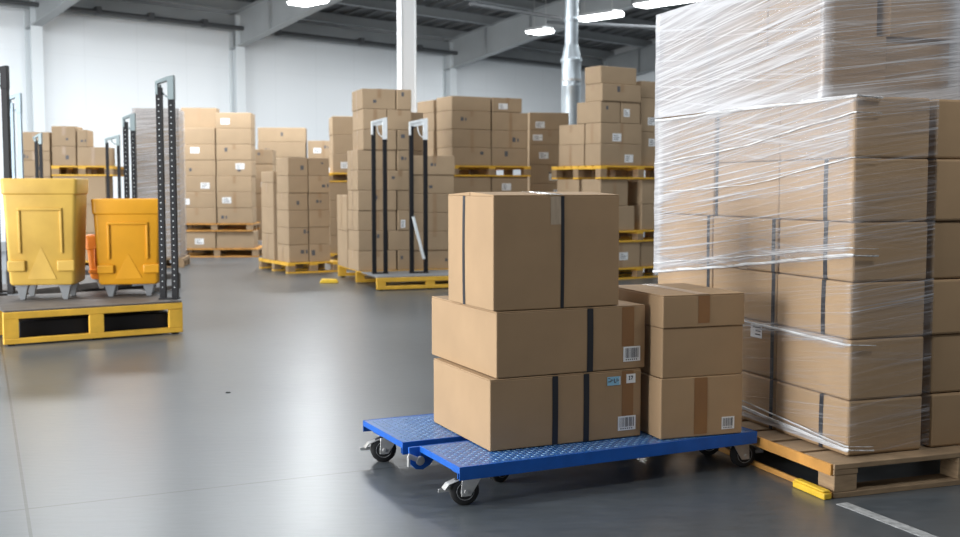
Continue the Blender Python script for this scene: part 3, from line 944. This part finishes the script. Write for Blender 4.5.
class Film:
    def __init__(s): s.v, s.f, s.uv, s.d = [], [], [], []
    def sheet(s, pts, z0, z1, dens, nz=28, uoff=0.0, step=.05, ripple=.003, flip=1, bot=None):
        """pts: plan polyline in stack frame; dens(len, z, total)"""
        P = [Vector((a, b, 0)) for a, b in pts]
        samples = []; acc = 0
        for i in range(len(P) - 1):
            seg = P[i + 1] - P[i]; n = max(1, int(seg.length / step))
            nrm = Vector((seg.y, -seg.x, 0)).normalized()
            for k in range(n + (1 if i == len(P) - 2 else 0)):
                samples.append((P[i] + seg * k / n, acc + seg.length * k / n, nrm))
            acc += seg.length
        o = len(s.v); nx = len(samples)
        for j in range(nz + 1):
            for (p, l, nrm) in samples:
                zb = bot(l) if bot else z0
                z = zb + (z1 - zb) * j / nz
                rp = ripple * noise.noise(Vector((l * 3, z * 14 - l * 3, uoff)))
                edge = 0
                s.v.append(tuple(p + nrm * rp + Vector((0, 0, z))))
                s.uv.append((l + uoff, z * flip)); s.d.append(max(0, min(1, dens(l, z, acc))))
        for j in range(nz):
            for i in range(nx - 1):
                q = o + j * nx + i
                s.f.append((q, q + 1, q + nx + 1, q + nx))
    def top(s, quad, z, dens, n=14):
        a, b, c, d = [Vector((*p, z)) for p in quad]
        o = len(s.v)
        for j in range(n + 1):
            for i in range(n + 1):
                p = (a * (1 - i / n) + b * i / n) * (1 - j / n) + (d * (1 - i / n) + c * i / n) * j / n
                s.v.append(tuple(p)); s.uv.append((p.x + p.y, p.y)); s.d.append(dens)
        for j in range(n):
            for i in range(n):
                q = o + j * (n + 1) + i; s.f.append((q, q + 1, q + n + 2, q + n + 1))
    def build(s, name, parent, loc, rz):
        me = bpy.data.meshes.new(name); me.from_pydata(s.v, [], s.f)
        uvl = me.uv_layers.new(name='UVMap')
        for lp in me.loops: uvl.data[lp.index].uv = s.uv[lp.vertex_index]
        at = me.attributes.new('film_layers', 'FLOAT', 'POINT'); at.data.foreach_set('value', s.d)
        me.materials.append(M['stretch_film'])
        me.polygons.foreach_set('use_smooth', [True] * len(me.polygons))
        o = bpy.data.objects.new(name, me); COL.objects.link(o)
        if parent: o.parent = parent
        o.location = loc; o.rotation_euler.z = rz
        return o

def sst(a, b, x):
    t = max(0, min(1, (x - a) / (b - a))); return t * t * (3 - 2 * t)
VEND = 1.60
off = .010
fl = Film()
# lower film: around the far left corner, along the left face, round the near corner, part of the right face
def dens_low(l, z, tot):
    v = VEND + off + .45 - l          # distance from near corner along the left face (negative: right face)
    v = .45 + (VEND + 2 * off) - l
    if l < .45:                        # back face
        return .8 * sst(.75, 1.1, z)
    if v >= 0:                         # left face; free lower edge runs obliquely
        e = .935 - .18 * v / VEND
        k = sst(e - .03, e + .03, z)
        t = .36 + .34 * sst(1.0, 1.5, z) + .38 * sst(VEND - .10, VEND, v) + .22 * sst(.78, 1.0, v / VEND)
        t += .40 * math.exp(-((z - e - .03) / .035) ** 2)
        low = .70 * math.exp(-((z - .585) / .022) ** 2) + .8 * (1 - sst(.15, .21 + .04 * v / VEND, z)) + .16 * (1 - v / VEND) + .04
        return k * t + (1 - k) * low
    r = -v
    t = .17 + .36 * sst(1.36, 1.56, z) + .25 * math.exp(-((z - 1.10) / .12) ** 2) * math.exp(-r * 4) + .22 * math.exp(-((z - .75) / .10) ** 2) + .16 * math.exp(-((z - .52) / .03) ** 2)
    return t
fl.sheet([(.45, VEND + off), (-off, VEND + off), (-off, -off), (WU + .03, -off + .002)], .155, ZT - .002, dens_low, nz=70)
low = fl.build('stretch_wrap', None, bf.w(0, 0, 0), SYAW)
tag(low, 'clear stretch film wound round the lower rows of the tall right stack', 'stretch film', 'stretch film sheets')
fu = Film()
UR = .70
def dens_up(l, z, tot):
    Lf = VEND + .01 - (UV0 - .02)
    t0 = .35 * (1 - sst(ZT, ZT + .08, z)) + .25 * sst(ZU - .07, ZU, z)
    if l < .45: return .9
    l2 = l - .45
    if l2 <= Lf:
        c = max(math.exp(-((l2) / .02) ** 2), math.exp(-((Lf - l2) / .012) ** 2))
        return .78 + .10 * (1 - l2 / Lf) + .3 * c + t0 * .6 - .10 * sst(.55, .75, l2 / Lf)
    l3 = l2 - Lf
    return .54 + .34 * math.exp(-(l3 / .02) ** 2) + t0 * 1.9 + .5 * sst(.60, .66, l3)
fu.sheet([(.45, VEND + .012), (-.012, VEND + .012), (-.012, UV0 - .02), (UR, UV0 - .02), (UR, UV0 + .6)], ZT + .004, ZU + .012, dens_up, nz=26)
fu.top([(-.012, UV0 - .02), (UR, UV0 - .02), (UR, VEND + .012), (-.012, VEND + .012)], ZU + .012, .8)
up = fu.build('stretch_wrap', None, bf.w(0, 0, 0), SYAW)
tag(up, 'dense whitish stretch film enclosing the upper tier of the tall right stack', 'stretch film', 'stretch film sheets')
# bunched film ropes
def rope(parent, pts, r):
    F_ = MB(); P = []
    for i in range(len(pts) - 1):
        a, b = Vector(pts[i]), Vector(pts[i + 1])
        for k in range(10): P.append(a + (b - a) * k / 10)
    P.append(Vector(pts[-1]))
    P = [p + Vector((-.003 + .003 * noise.noise(p * 9), 0, .006 * noise.noise(p * 5 + Vector((3, 1, 2))))) for p in P]
    rr = [r * (1 + .5 * noise.noise(p * 11)) for p in P]
    F_.tube(P, rr, 8, flat=.45, nrm=(1, 0, 0))
    return F_.build('film_rope', 'film_bunched', parent)
def bunched():
    m, nt, N, L, b = nodes_of('film_bunched')
    b.inputs['Base Color'].default_value = (.72, .73, .74, 1); b.inputs['Roughness'].default_value = .25
    tr = N.new('ShaderNodeBsdfTransparent'); mx = N.new('ShaderNodeMixShader')
    tc = N.new('ShaderNodeTexCoord'); mp = N.new('ShaderNodeMapping'); mp.inputs['Scale'].default_value = (40, 5, 90)
    L.new(tc.outputs['Object'], mp.inputs[0])
    nz = N.new('ShaderNodeTexNoise'); nz.inputs['Scale'].default_value = 1; L.new(mp.outputs[0], nz.inputs['Vector'])
    r = N.new('ShaderNodeMapRange'); r.inputs[1].default_value = .35; r.inputs[2].default_value = .6; r.inputs[3].default_value = .25; r.inputs[4].default_value = .95
    L.new(nz.outputs[0], r.inputs[0]); L.new(r.outputs[0], mx.inputs[0]); L.new(tr.outputs[0], mx.inputs[1]); L.new(b.outputs[0], mx.inputs[2])
    L.new(mx.outputs[0], N['Material Output'].inputs['Surface'])
    M['film_bunched'] = m
bunched()
x_ = -off - .004
for pts, r in [([(x_, VEND, .755), (x_, .9, .83), (x_, 0, .937)], .006),
               ([(x_, VEND, .80), (x_, .8, .88), (x_, 0, .965)], .0025),
               ([(x_, VEND, 1.17), (x_, .7, 1.21), (x_, 0, 1.315)], .002),
               ([(x_, VEND, 1.32), (x_, .8, 1.38), (x_, 0, 1.49)], .0028),
               ([(x_, VEND, 1.545), (x_, .8, 1.55), (x_, 0, 1.552), ], .007),
               ([(x_, VEND, .60), (x_, .7, .592), (x_, 0, .583)], .0045),
               ([(x_, VEND, .23), (x_, .7, .195), (x_, 0, .165)], .007),
               ([(x_, VEND, .26), (x_, .7, .225), (x_, 0, .18)], .003)]:
    rope(low, pts + [(-.008, -.016, pts[-1][2]), (.11, -.017, pts[-1][2] - .006)], r)
# floor marking strip
pA, pB = on_z(838, 502), on_z(945, 543)
dd = (pB - pA).normalized()
pB = pA + dd * 1.4
mb = MB(); nn = Vector((-dd.y, dd.x, 0)) * .026; up_ = Vector((0, 0, .0015))
pA = pA + dd * .02
mb.hexa([pA - nn, pB - nn, pB + nn, pA + nn, pA - nn + up_, pB - nn + up_, pB + nn + up_, pA + nn + up_])
tag(mb.build('floor_marking', 'floor_line', smooth=False), kind='structure')
# small scrap on the floor
mb = MB(); mb.lathe((0, 0, 0), (0, 0, 1), [(.008, 0), (.011, .004), (.006, .007)], 7)
o = mb.build('floor_scrap', 'speck', None, on_z(228, 393)); o.scale = (1.6, .8, 1)
tag(o, 'tiny dark scrap lying alone on the open floor', 'scrap')

# ================================================================== TOTE CART AT LEFT
CZ = .27
kL, kR = on_z(3, 311, CZ), on_z(179, 301, CZ)
CY = math.atan2(kR.y - kL.y, kR.x - kL.x)
kf = Fr(kL, CY)
KL = (kR - kL).length + .03
CWD = 1.25
def cart(fr, u0, v0, L, W, h, label, ends=(0, .5, 1), group='platform carts with masts', plate='deck_grey', plate_v=None, board='wood_yellow'):
    t = tag(empty('platform_cart', fr.w(u0, v0, 0), fr.yaw), label, 'cart', group)
    MB().box(0.005, L - .005, .004, plate_v or (W - .004), h - .014, h).build('deck_plate', plate, t, bevel=.003)
    if plate_v: MB().box(0.0, L, plate_v, W, h - .014, h).build('deck', board, t, bevel=.003)
    th = min(.052, h * .34); bh = min(.042, h * .28)
    for v in (0, W / 2 - .025, W - .05):
        MB().box(0, L, v, v + .05, h - .014 - th, h - .0145).build('top_rail', board, t, bevel=.004)
        MB().box(0, L, v + .002, v + .048, .012, .012 + bh).build('bottom_rail', board, t, bevel=.004)
        for k in ends:
            x = k * (L - .11)
            MB().box(x, x + .11, v + .003, v + .047, .012 + bh, h - .014 - th).build('post_block', board, t, bevel=.003)
    for k in ends:
        x = k * (L - .11)
        for v in (.02, W - .08):
            MB().box(x + .03, x + .08, v, v + .05, 0, .0125).build('foot', 'black_metal', t)
    return t
cart1 = cart(kf, 0, 0, KL, CWD, CZ, 'yellow framed cart with dark deck carrying yellow bins, at left', ends=(0, .5, 1))
# axle box / dark undercarriage
MB().box(.13, KL - .06, .12, CWD - .15, .03, CZ - .10).build('undercarriage', 'black_metal', cart1, bevel=.01)
def put_mast(ct, fr, x, ybase, ztop, Y, z0, rz=None, **kw):
    """mast on a cart, standing where image column x meets depth Y"""
    p = at_y(x, 200, Y)
    d_ = Vector((p.x, p.y, 0)) - Vector((ct.location.x, ct.location.y, 0))
    lu, lv = d_.dot(fr.u), d_.dot(fr.v)
    return mast(ct, (lu, lv, z0), 0 if rz is None else rz, ztop - z0, **kw)
put_mast(cart1, kf, 167.5, 0, 2.115, 9.12, CZ, rz=-CY, cap='grey_cap', gap=.10, rail=.048)
put_mast(cart1, kf, 2, 0, 2.24, 9.55, CZ, rz=-CY, cap='black_metal', holes=False)

def tote(P, yaw, w, d, h, label, m, footh=.10, group='yellow plastic bins'):
    t = tag(empty('tote_bin', P, yaw), label, 'bin', group)
    z0, z1 = footh, footh + h
    tp = .034                              # taper per side
    def half(z):
        k = (z - z0) / h
        return w / 2 - tp * (1 - k), d / 2 - tp * .8 * (1 - k)
    b = MB()
    rings = []
    zs = [z0, z0 + .02, z1 - .13, z1 - .125, z1 - .012, z1]
    ex = [-.012, 0, 0, .009, .010, .004]
    def ring(z, e, ins=0):
        a, c = half(z); a += e - ins; c += e - ins; r = .035
        pts = []
        for (cx, cy, a0) in ((a - r, -c + r, -90), (a - r, c - r, 0), (-a + r, c - r, 90), (-a + r, -c + r, 180)):
            for q in range(5):
                an = rad(a0 + q * 22.5); pts.append((cx + r * math.cos(an), cy + r * math.sin(an), z))
        return pts
    allr = [ring(z, e) for z, e in zip(zs, ex)]
    allr += [ring(z1, 0, .03), ring(z1 - .1, 0, .035), ring(z0 + .03, 0, .03)]
    n = 20; o = 0
    vs = [p for r_ in allr for p in r_]
    fs = []
    for k in range(len(allr) - 1):
        for i in range(n):
            j = (i + 1) % n
            fs.append((k * n + i, k * n + j, (k + 1) * n + j, (k + 1) * n + i))
    fs.append(tuple(range(n))[::-1]); fs.append(tuple((len(allr) - 1) * n + i for i in range(n)))
    b.add(vs, fs)
    b.build('body', m, t, bevel=.004)
    # moulded front: frame of a recessed panel and two corner bosses
    def fp(x, z, t_): return Vector((x, -half(z)[1] - t_, z))
    def slab(x0, x1, za, zb, t_, nm, bev=.006):
        q = MB()
        q.hexa([fp(x0, za, -.004), fp(x0, za, t_), fp(x1, za, t_), fp(x1, za, -.004), fp(x0, zb, -.004), fp(x0, zb, t_), fp(x1, zb, t_), fp(x1, zb, -.004)])
        return q
    a, _ = half(z0 + h * .4)
    zt = z0 + h * .70; zb = z0 + h * .30
    pm = MB()
    for args in ((-a * .64, a * .64, zt, zt + .022), (-a * .64, -a * .56, zb, zt), (a * .56, a * .64, zb, zt)):
        q = slab(*args, .014, 'x'); pm.add(q.v, [[i for i in f] for f in q.f])
    pm.build('panel_frame', m, t, bevel=.006)
    for sx in (-1, 1):
        xa, xb = sorted((sx * a * .97, sx * a * .45))
        q = slab(xa, xb, z0 + h * .13, z0 + h * .235, .022, 'boss'); q.build('corner_boss', m, t, bevel=.012, seg=3)
    q = MB()
    q.add([fp(-a * .42, z0 + .05, .001), fp(a * .42, z0 + .05, .001), fp(0, z0 + h * .36, .001), fp(-a * .42, z0 + .05, .005), fp(a * .42, z0 + .05, .005), fp(0, z0 + h * .36, .0025)],
          [(0, 1, 2), (5, 4, 3), (0, 3, 4, 1), (1, 4, 5, 2), (2, 5, 3, 0)])
    q.build('rib', m, t, bevel=.003)
    a0, c0_ = half(z0)
    for sx in (-1, 1):
        for sy in (-1, 1):
            f = MB(); x = sx * (a0 - .09); y = sy * (c0_ - .07)
            f.hexa([(x - .018, y - .015, 0), (x + .018, y - .015, 0), (x + .018, y + .015, 0), (x - .018, y + .015, 0),
                    (x - .045, y - .035, footh - .012), (x + .045, y - .035, footh - .012), (x + .045, y + .035, footh - .012), (x - .045, y + .035, footh - .012)])
            f.box(x - .055, x + .055, y - .04, y + .04, footh - .012, footh - .0005)
            f.build('foot', 'hub_grey', t, bevel=.003)
    return t
TY1, TY2 = rad(9), rad(13)
def tote_at(xc, Y, yaw, w, d): 
    p = at_y(xc, 250, Y)
    fr = Fr((p.x, p.y), yaw)
    c = fr.w(0, d / 2)
    return Vector((c.x, c.y, CZ + .0005))
tote(tote_at(40.5, 8.98, TY1, .62, .50), TY1, .585, .50, .875, 'tall dusty yellow bin with moulded panel, left bin on the cart', 'yellow_plastic_old', footh=.125)
tote(tote_at(128, 9.27, TY2, .60, .50), TY2, .56, .50, .725, 'shorter bright orange-yellow bin on the right end of the cart', 'yellow_plastic', footh=.105)

# cart behind with the slim grey and black masts
def cart_from(p, q, W, h, label, **kw):
    fr = Fr(p, math.atan2(q[1] - p[1], q[0] - p[0]))
    L = (Vector(q) - Vector(p)).length
    return fr, cart(fr, -.35, -W / 2, L + .7, W, h, label, **kw)
pB_ = at_y(18, 100, 11.1); p2 = at_y(131, 100, 12.7)
fr2, cart2 = cart_from((pB_.x, pB_.y), (p2.x, p2.y), .75, .2, 'dark cart with a grey mast and a black mast behind the bins', board='deck_grey')
put_mast(cart2, fr2, 18, 0, CAMH + 93 / F * 11.1, 11.1, .2, rz=-fr2.yaw + rad(5), gap=.075, cap='steel_blue', rail=.045, rail_mat='steel_blue', holes=False)
put_mast(cart2, fr2, 131, 0, CAMH + 73 / F * 12.7, 12.7, .2, rz=-fr2.yaw + rad(5), gap=.085, cap='grey_cap')
pC = at_y(40, 100, 13.3); p3 = at_y(114, 100, 13.9)
fr3, cart3 = cart_from((pC.x, pC.y), (p3.x, p3.y), .7, .2, 'dark cart with two short black masts in front of the left boxes', board='deck_grey')
put_mast(cart3, fr3, 40, 0, CAMH + 54 / F * 13.3, 13.3, .2, rz=-fr3.yaw + rad(5), gap=.05, cap='grey_cap', cap_s=.7, rail=.035, holes=False)
put_mast(cart3, fr3, 114, 0, CAMH + 52 / F * 13.9, 13.9, .2, rz=-fr3.yaw + rad(5), gap=.14, cap='grey_cap', cap_s=.7, rail=.035, holes=False)
# orange bin between, standing on the second cart
tote(tote_at(105, 9.98, TY2, .36, .32), TY2, .34, .32, .40, 'small orange bin mostly hidden behind the shorter bin on the cart', 'orange_plastic', footh=.09)

# ================================================================== BACKGROUND STACKS
# L1: far left
Y1 = 15.6; p = at_y(20, 250, Y1); fr = Fr((p.x, p.y), rad(6))
d_ = 'cardboard box, {n}, %s of far-left stack behind the bins'
GL = 'boxes of the far-left stack'
pallet(fr, -.02, 0, 0, 1.30, .9, .145, 'yellow pallet on floor under the far-left stack', group='pallets')
column(fr, 0, 0, .147, .45, .5, [.32, .30, .32, .26, .23, .13, .27], d_ % 'left column', GL, 'top', lab_p=0)
column(fr, .46, 0.02, .147, .74, .5, [.40, .40, .41], d_ % 'below-pallet column', GL, 'top', lab_p=.3)
pallet(fr, .40 + .06, .0, .147 + 1.21, .84, .8, .145, 'yellow pallet high between boxes of the far-left stack', group='pallets')
zp = .147 + 1.21 + .147
column(fr, .46, .03, zp, .34, .45, [.275], 'cardboard box beside left column on the high far-left pallet', GL, lab_p=0)
auto_carton(fr, .81, .03, zp, .44, .45, .265, 'cardboard box at right end of the high far-left pallet', GL, lab_p=0)
auto_carton(fr, .42 + .04, .03, zp + .275, .34, .45, .285, 'topmost cardboard box on the high far-left pallet', GL, lab_p=0, mark_p=1)
auto_carton(fr, .81, .05, zp + .265, .15, .40, .245, 'narrow upright cardboard box at right of topmost far-left box', GL, lab_p=0)

# L2: film-wrapped stack behind the tall mast
Y2 = 16.3; p = at_y(136, 250, Y2); fr = Fr((p.x, p.y), rad(8))
pallet(fr, -.03, -.03, 0, .72, .8, .14, 'wooden pallet under the wrapped stack behind the tall mast', style='wood', group='pallets')
column(fr, 0, 0, .142, .64, .7, [.44, .44, .45, .45, .43], 'film-covered cardboard box, {n}, in wrapped stack behind the tall mast', 'boxes wrapped behind the mast', 'bottom', lab_p=.6, jit=False)
f_ = Film()
f_.sheet([(-.012, .712), (-.012, -.012), (.652, -.012), (.652, .712)], .15, 2.36, lambda l, z, t: .62 + .2 * sst(1.9, 2.3, z), nz=30)
f_.top([(-.012, -.012), (.652, -.012), (.652, .712), (-.012, .712)], 2.36, .6, 6)
o = f_.build('stretch_wrap', None, fr.w(0, 0, 0), fr.yaw)
tag(o, 'pale stretch film round the small stack behind the tall mast', 'stretch film', 'stretch film sheets')

# L3: double-pallet stack by the wall
p = on_z(178, 257.5); fr = Fr((p.x, p.y), rad(4))
D3 = 'cardboard box, {n}, %s column above the middle pallet, two-pallet stack by wall'
GL = 'boxes of the two-pallet stack by the wall'
pallet(fr, -.04, -.02, 0, 1.40, 1.1, .15, 'wooden pallet on floor under the two-pallet stack by wall', style='orange', group='pallets')
auto_carton(fr, 0, 0, .152, .64, .6, .29, 'left cardboard box between the two pallets of wall stack', GL, lab_p=1)
auto_carton(fr, .65, 0, .152, .64, .6, .29, 'right cardboard box between the two pallets of wall stack', GL, lab_p=0)
pallet(fr, -.03, -.02, .443, 1.30, 1.0, .135, 'reddish wooden pallet halfway up the two-pallet wall stack', style='orange', group='pallets')
zz = .58
column(fr, 0, 0, zz, .66, .55, [.265, .27, .27, .27, .265, .28], D3 % 'left', GL, lab_p=.5, mark_p=.5)
column(fr, .67, -.005, zz, .60, .55, [.265, .27, .27, .27, .265, .27, .27], D3 % 'right', GL, lab_p=.5, mark_p=.5)
column(fr, -.08, .58, .152, .64, .5, [.29], 'back cardboard box low on the wall-stack floor pallet', GL)
column(fr, -.02, .58, zz, .62, .38, [.5, .5, .5, .5], 'cardboard box, {n}, hidden rear column of two-pallet wall stack', GL, lab_p=0)
# L3c: narrow stack behind
p = at_y(251, 240, 20.2); fr = Fr((p.x, p.y), rad(3))
column(fr, 0, 0, 0.0, .42, .5, [.27] * 7, 'cardboard box, {n}, narrow column right of the two-pallet stack', 'boxes of the narrow column', lab_p=.6)
# L4: wide stack close to the wall
p = at_y(259, 240, 21.6); fr = Fr((p.x, p.y), rad(6))
GL = 'boxes of the rear wall stack'
D4 = 'cardboard box, {n}, %s of rear stack close to white wall'
column(fr, .0, 0, 0, .93, .6, [.36, .36, .36, .36, .34, .30, .28], D4 % 'wide left column', GL, lab_p=.3, mark_p=.8)
column(fr, .96, .02, 0, .62, .6, [.36, .36, .36, .36, .34, .33], D4 % 'right column', GL, lab_p=.4, mark_p=.9)

# L5: pallet with small stack in front of it
p = on_z(289, 273.5); fr = Fr((p.x, p.y), rad(30))
GL = 'boxes of the small middle-left stack'
pallet(fr, -.03, -.05, 0, .78, 1.25, .15, 'wooden pallet under the six-row stack left of the masts', style='yellow', group='pallets')
hs = [.245, .24, .24, .24, .24, .25]
D5 = 'cardboard box, {n}, %s, six-row stack left of the masts'
column(fr, 0, 0, .152, .30, .50, hs, D5 % 'front left column', GL, lab_p=.1, mark_p=.5)
column(fr, .305, 0, .152, .32, .50, hs, D5 % 'front right column', GL, lab_p=.0, mark_p=.6)
column(fr, -.03, .53, .152, .34, .55, [.38, .38, .35, .16], D5 % 'rear left column', GL, lab_p=.2)
column(fr, .33, .53, .152, .32, .55, [.40, .42, .41], D5 % 'rear right column', GL, lab_p=.2)

# Q: two-tier stack seen left of the mast stack
p = at_y(327, 240, 17.4); fr = Fr((p.x, p.y), rad(12))
GL = 'boxes of the stack behind the masts'
pallet(fr, 0, 0, 0, .86, .8, .145, 'yellow floor pallet of the two-tier stack behind the mast cart', group='pallets')
DQ = 'cardboard box, {n}, %s tier of stack behind the mast cart'
column(fr, .04, .03, .147, .76, .7, [.29, .28, .28, .28], DQ % 'lower', GL, lab_p=.6)
pallet(fr, 0, 0, 1.279, .86, .8, .145, 'yellow upper pallet left of and behind the mast cart', group='pallets')
column(fr, .10, .03, 1.426, .70, .7, [.30, .30, .29], DQ % 'upper', GL, lab_p=.2)

# M: mast cart with the tall stack
p = on_z(377, 291); frM = Fr((p.x, p.y), rad(19.6)); MH = .165
cartM = cart(frM, 0, 0, 1.30, 2.12, MH, 'yellow cart with two silver-topped masts and a tall box stack', plate_v=.80, plate='hub_grey')
for x in (379.5, 418.5):
    ms = put_mast(cartM, frM, x, 0, CAMH + 69 / F * 13.15, 13.15 if x < 400 else 13.25, MH, rz=-rad(8), gap=.135 if x < 400 else .17, rail=.050, cap='silver', holes=False, solid=True, cap_s=1.3)
pa, pb = at_y(413, 216, 13.22), at_y(424, 259, 13.15)
ua, ub = pa - cartM.location, pb - cartM.location
mb = MB(); mb.bar((ua.dot(frM.u), ua.dot(frM.v), pa.z), (ub.dot(frM.u), ub.dot(frM.v), pb.z), .035, .012, up=(0, 1, 0))
tag(mb.build('strut', 'silver', cartM, bevel=.003), 'silver diagonal strut')
GL = 'boxes of the tall stack on the mast cart'
DM = 'cardboard box, {n}, %s of tall stack on the mast cart'
zb = MH + .002
for r in range(9):
    h = .248
    sp = .43 if r % 3 != 1 else .31
    k = ORD[r + 1] + ' from bottom'
    auto_carton(frM, .05 - (.0 if r > 5 else .07), .86, zb, sp + (0 if r > 5 else .065), .58, h, DM.format(n=k) % 'front left', GL, lab_p=.1)
    auto_carton(frM, sp + .052, .86, zb, .625 - sp, .58, h, DM.format(n=k) % 'front centre', GL, lab_p=.1, mark_p=.5)
    zb += h
column(frM, .685, .87, MH + .002, .56, .55, [.24, .235, .235, .24, .235, .24], DM % 'front right', GL, lab_p=.1, mark_p=.5)
column(frM, -.02, 1.47, MH + .002, .40, .60, [.47, .46], DM % 'rear left', GL, lab_p=0)
column(frM, .42, 1.47, MH + .002, .60, .58, [.5, .5, .5, .5], DM % 'rear centre', GL, lab_p=0)

# small yellow wedge on floor left of the mast cart
pw = on_z(329, 283)
mb = MB(); mb.prism([(-.12, 0), (.12, 0), (.10, .05), (-.09, .055)], -.05, .05)
tag(mb.build('wheel_chock', 'yellow_paint', None, pw, rad(5), bevel=.012), 'small yellow block on floor left of the mast cart', 'chock')

# N: stack with yellow upper pallet right of the masts
YN = 15.25; p = at_y(452, 240, YN); fr = Fr((p.x, p.y), rad(29))
GL = 'boxes of the stack right of the masts'
pallet(fr, -.01, -.02, 0, 1.28, 1.1, .145, 'yellow floor pallet of the stack right of the masts', group='pallets')
DN = 'cardboard box, {n}, %s, %s tier right of the masts'
lo = [.30, .30, .30, .30]
column(fr, 0, 0, .147, .63, .5, lo, DN.replace('%s, %s', 'front left column, lower'), GL, 'top')
column(fr, .64, 0, .147, .60, .5, lo, DN.replace('%s, %s', 'front right column, lower'), GL, 'top')
column(fr, 0, .52, .147, .64, .55, lo, DN.replace('%s, %s', 'rear column, lower'), GL, 'top')
zN = .147 + 1.2
pallet(fr, -.01, -.02, zN, 1.28, 1.1, .15, 'yellow raised pallet right of the masts above the strapped box', group='pallets')
zN += .152
column(fr, .0, 0, zN, .625, .5, [.25, .25, .255, .20], DN.replace('%s, %s', 'left column, upper'), GL, lab_p=.1, mark_p=.6)
column(fr, .64, 0, zN, .60, .5, [.25, .25, .255], DN.replace('%s, %s', 'right column, upper'), GL, lab_p=.1, mark_p=.6)
auto_carton(fr, .645, 0, zN + .757, .49, .5, .20, 'top right cardboard box with label, upper tier right of the masts', GL, lab_p=1)
column(fr, -.02, .52, zN, .64, .56, [.25, .25, .255, .18], DN.replace('%s, %s', 'rear column, upper'), GL, lab_p=0)

# O: narrow labelled column
p = at_y(529, 240, 17.2); fr = Fr((p.x, p.y), rad(10))
pallet(fr, -.03, -.03, 0, .72, .7, .145, 'wooden floor pallet under the narrow labelled column left of duct', style='wood', group='pallets')
column(fr, 0, 0, .147, .64, .6, [.28, .27, .28, .27, .30, .31, .23, .27], 'cardboard box, {n}, narrow column between masts and duct', 'boxes of the narrow labelled column', 'top', lab_p=1, mark_p=.1)

# P: three-tier stack below the duct
p = on_z(600, 281); fr = Fr((p.x, p.y), rad(35))
GL = 'boxes of the three-pallet stack'
pallet(fr, -.02, -.02, 0, 1.40, 1.0, .15, 'yellow bottom pallet of the three-pallet stack near duct', group='pallets')
D1_ = 'cardboard box, %s, %s tier of the three-pallet stack near duct'
auto_carton(fr, 0, 0, .152, .70, .42, .33, D1_ % ('front left', 'bottom'), GL)
auto_carton(fr, .71, 0, .152, .62, .42, .33, D1_ % ('front right', 'bottom'), GL)
auto_carton(fr, 0, .43, .152, .70, .50, .33, D1_ % ('rear left', 'bottom'), GL)
auto_carton(fr, .71, .43, .152, .62, .50, .33, D1_ % ('rear right', 'bottom'), GL)
pallet(fr, -.02, -.02, .484, 1.40, 1.0, .15, 'yellow middle pallet of the three-pallet stack near duct', group='pallets')
z = .636
auto_carton(fr, 0, 0, z, .60, .40, .32, D1_ % ('front left lower', 'middle'), GL, lab_p=0)
auto_carton(fr, -.02 + .02, 0, z + .32, .48, .40, .345, D1_ % ('front left upper', 'middle'), GL, lab_p=0)
auto_carton(fr, .72, 0, z, .60, .40, .34, D1_ % ('front right lower', 'middle'), GL, lab_p=0)
auto_carton(fr, .72, 0, z + .34, .60, .40, .325, D1_ % ('front right upper', 'middle'), GL, lab_p=0)
auto_carton(fr, 0, .44, z, .60, .48, .34, D1_ % ('rear left lower', 'middle'), GL, lab_p=0)
auto_carton(fr, 0, .44, z + .34, .60, .48, .325, D1_ % ('rear left upper', 'middle'), GL, lab_p=0)
pallet(fr, -.02, -.02, z + .667, 1.40, 1.0, .17, 'yellow top pallet of the three-pallet stack near duct', group='pallets')
z = z + .667 + .172
G_ = GL
for i, (h, nm) in enumerate([(.277, 'bottom row'), (.265, 'second row')]):
    auto_carton(fr, 0, 0, z, .72, .33, h, D1_ % (nm + ' front', 'top'), G_, lab_p=1 if i else .8, mark_p=0)
    auto_carton(fr, 0, .34, z, .72, .54, h, D1_ % (nm + ' left rear', 'top'), G_, lab_p=0)
    z += h
auto_carton(fr, 0, 0, z, .34, .50, .275, D1_ % ('third row left', 'top'), G_, lab_p=0)
auto_carton(fr, .345, 0, z, .34, .50, .275, D1_ % ('third row right labelled', 'top'), G_, lab_p=1, mark_p=0)
z += .275
auto_carton(fr, .0, 0, z, .68, .36, .22, D1_ % ('fourth row', 'top'), G_, lab_p=0, mark_p=1)
z += .22
auto_carton(fr, .0, 0.01, z, .62, .34, .22, 'topmost cardboard box of the three-pallet stack near duct', G_, lab_p=0, mark_p=0)
zc = .636 + .667 + .172
column(fr, .735, .06, zc, .58, .6, [.45, .44, .22], 'cardboard box, {n}, right column on top pallet near duct', G_, lab_p=.6)
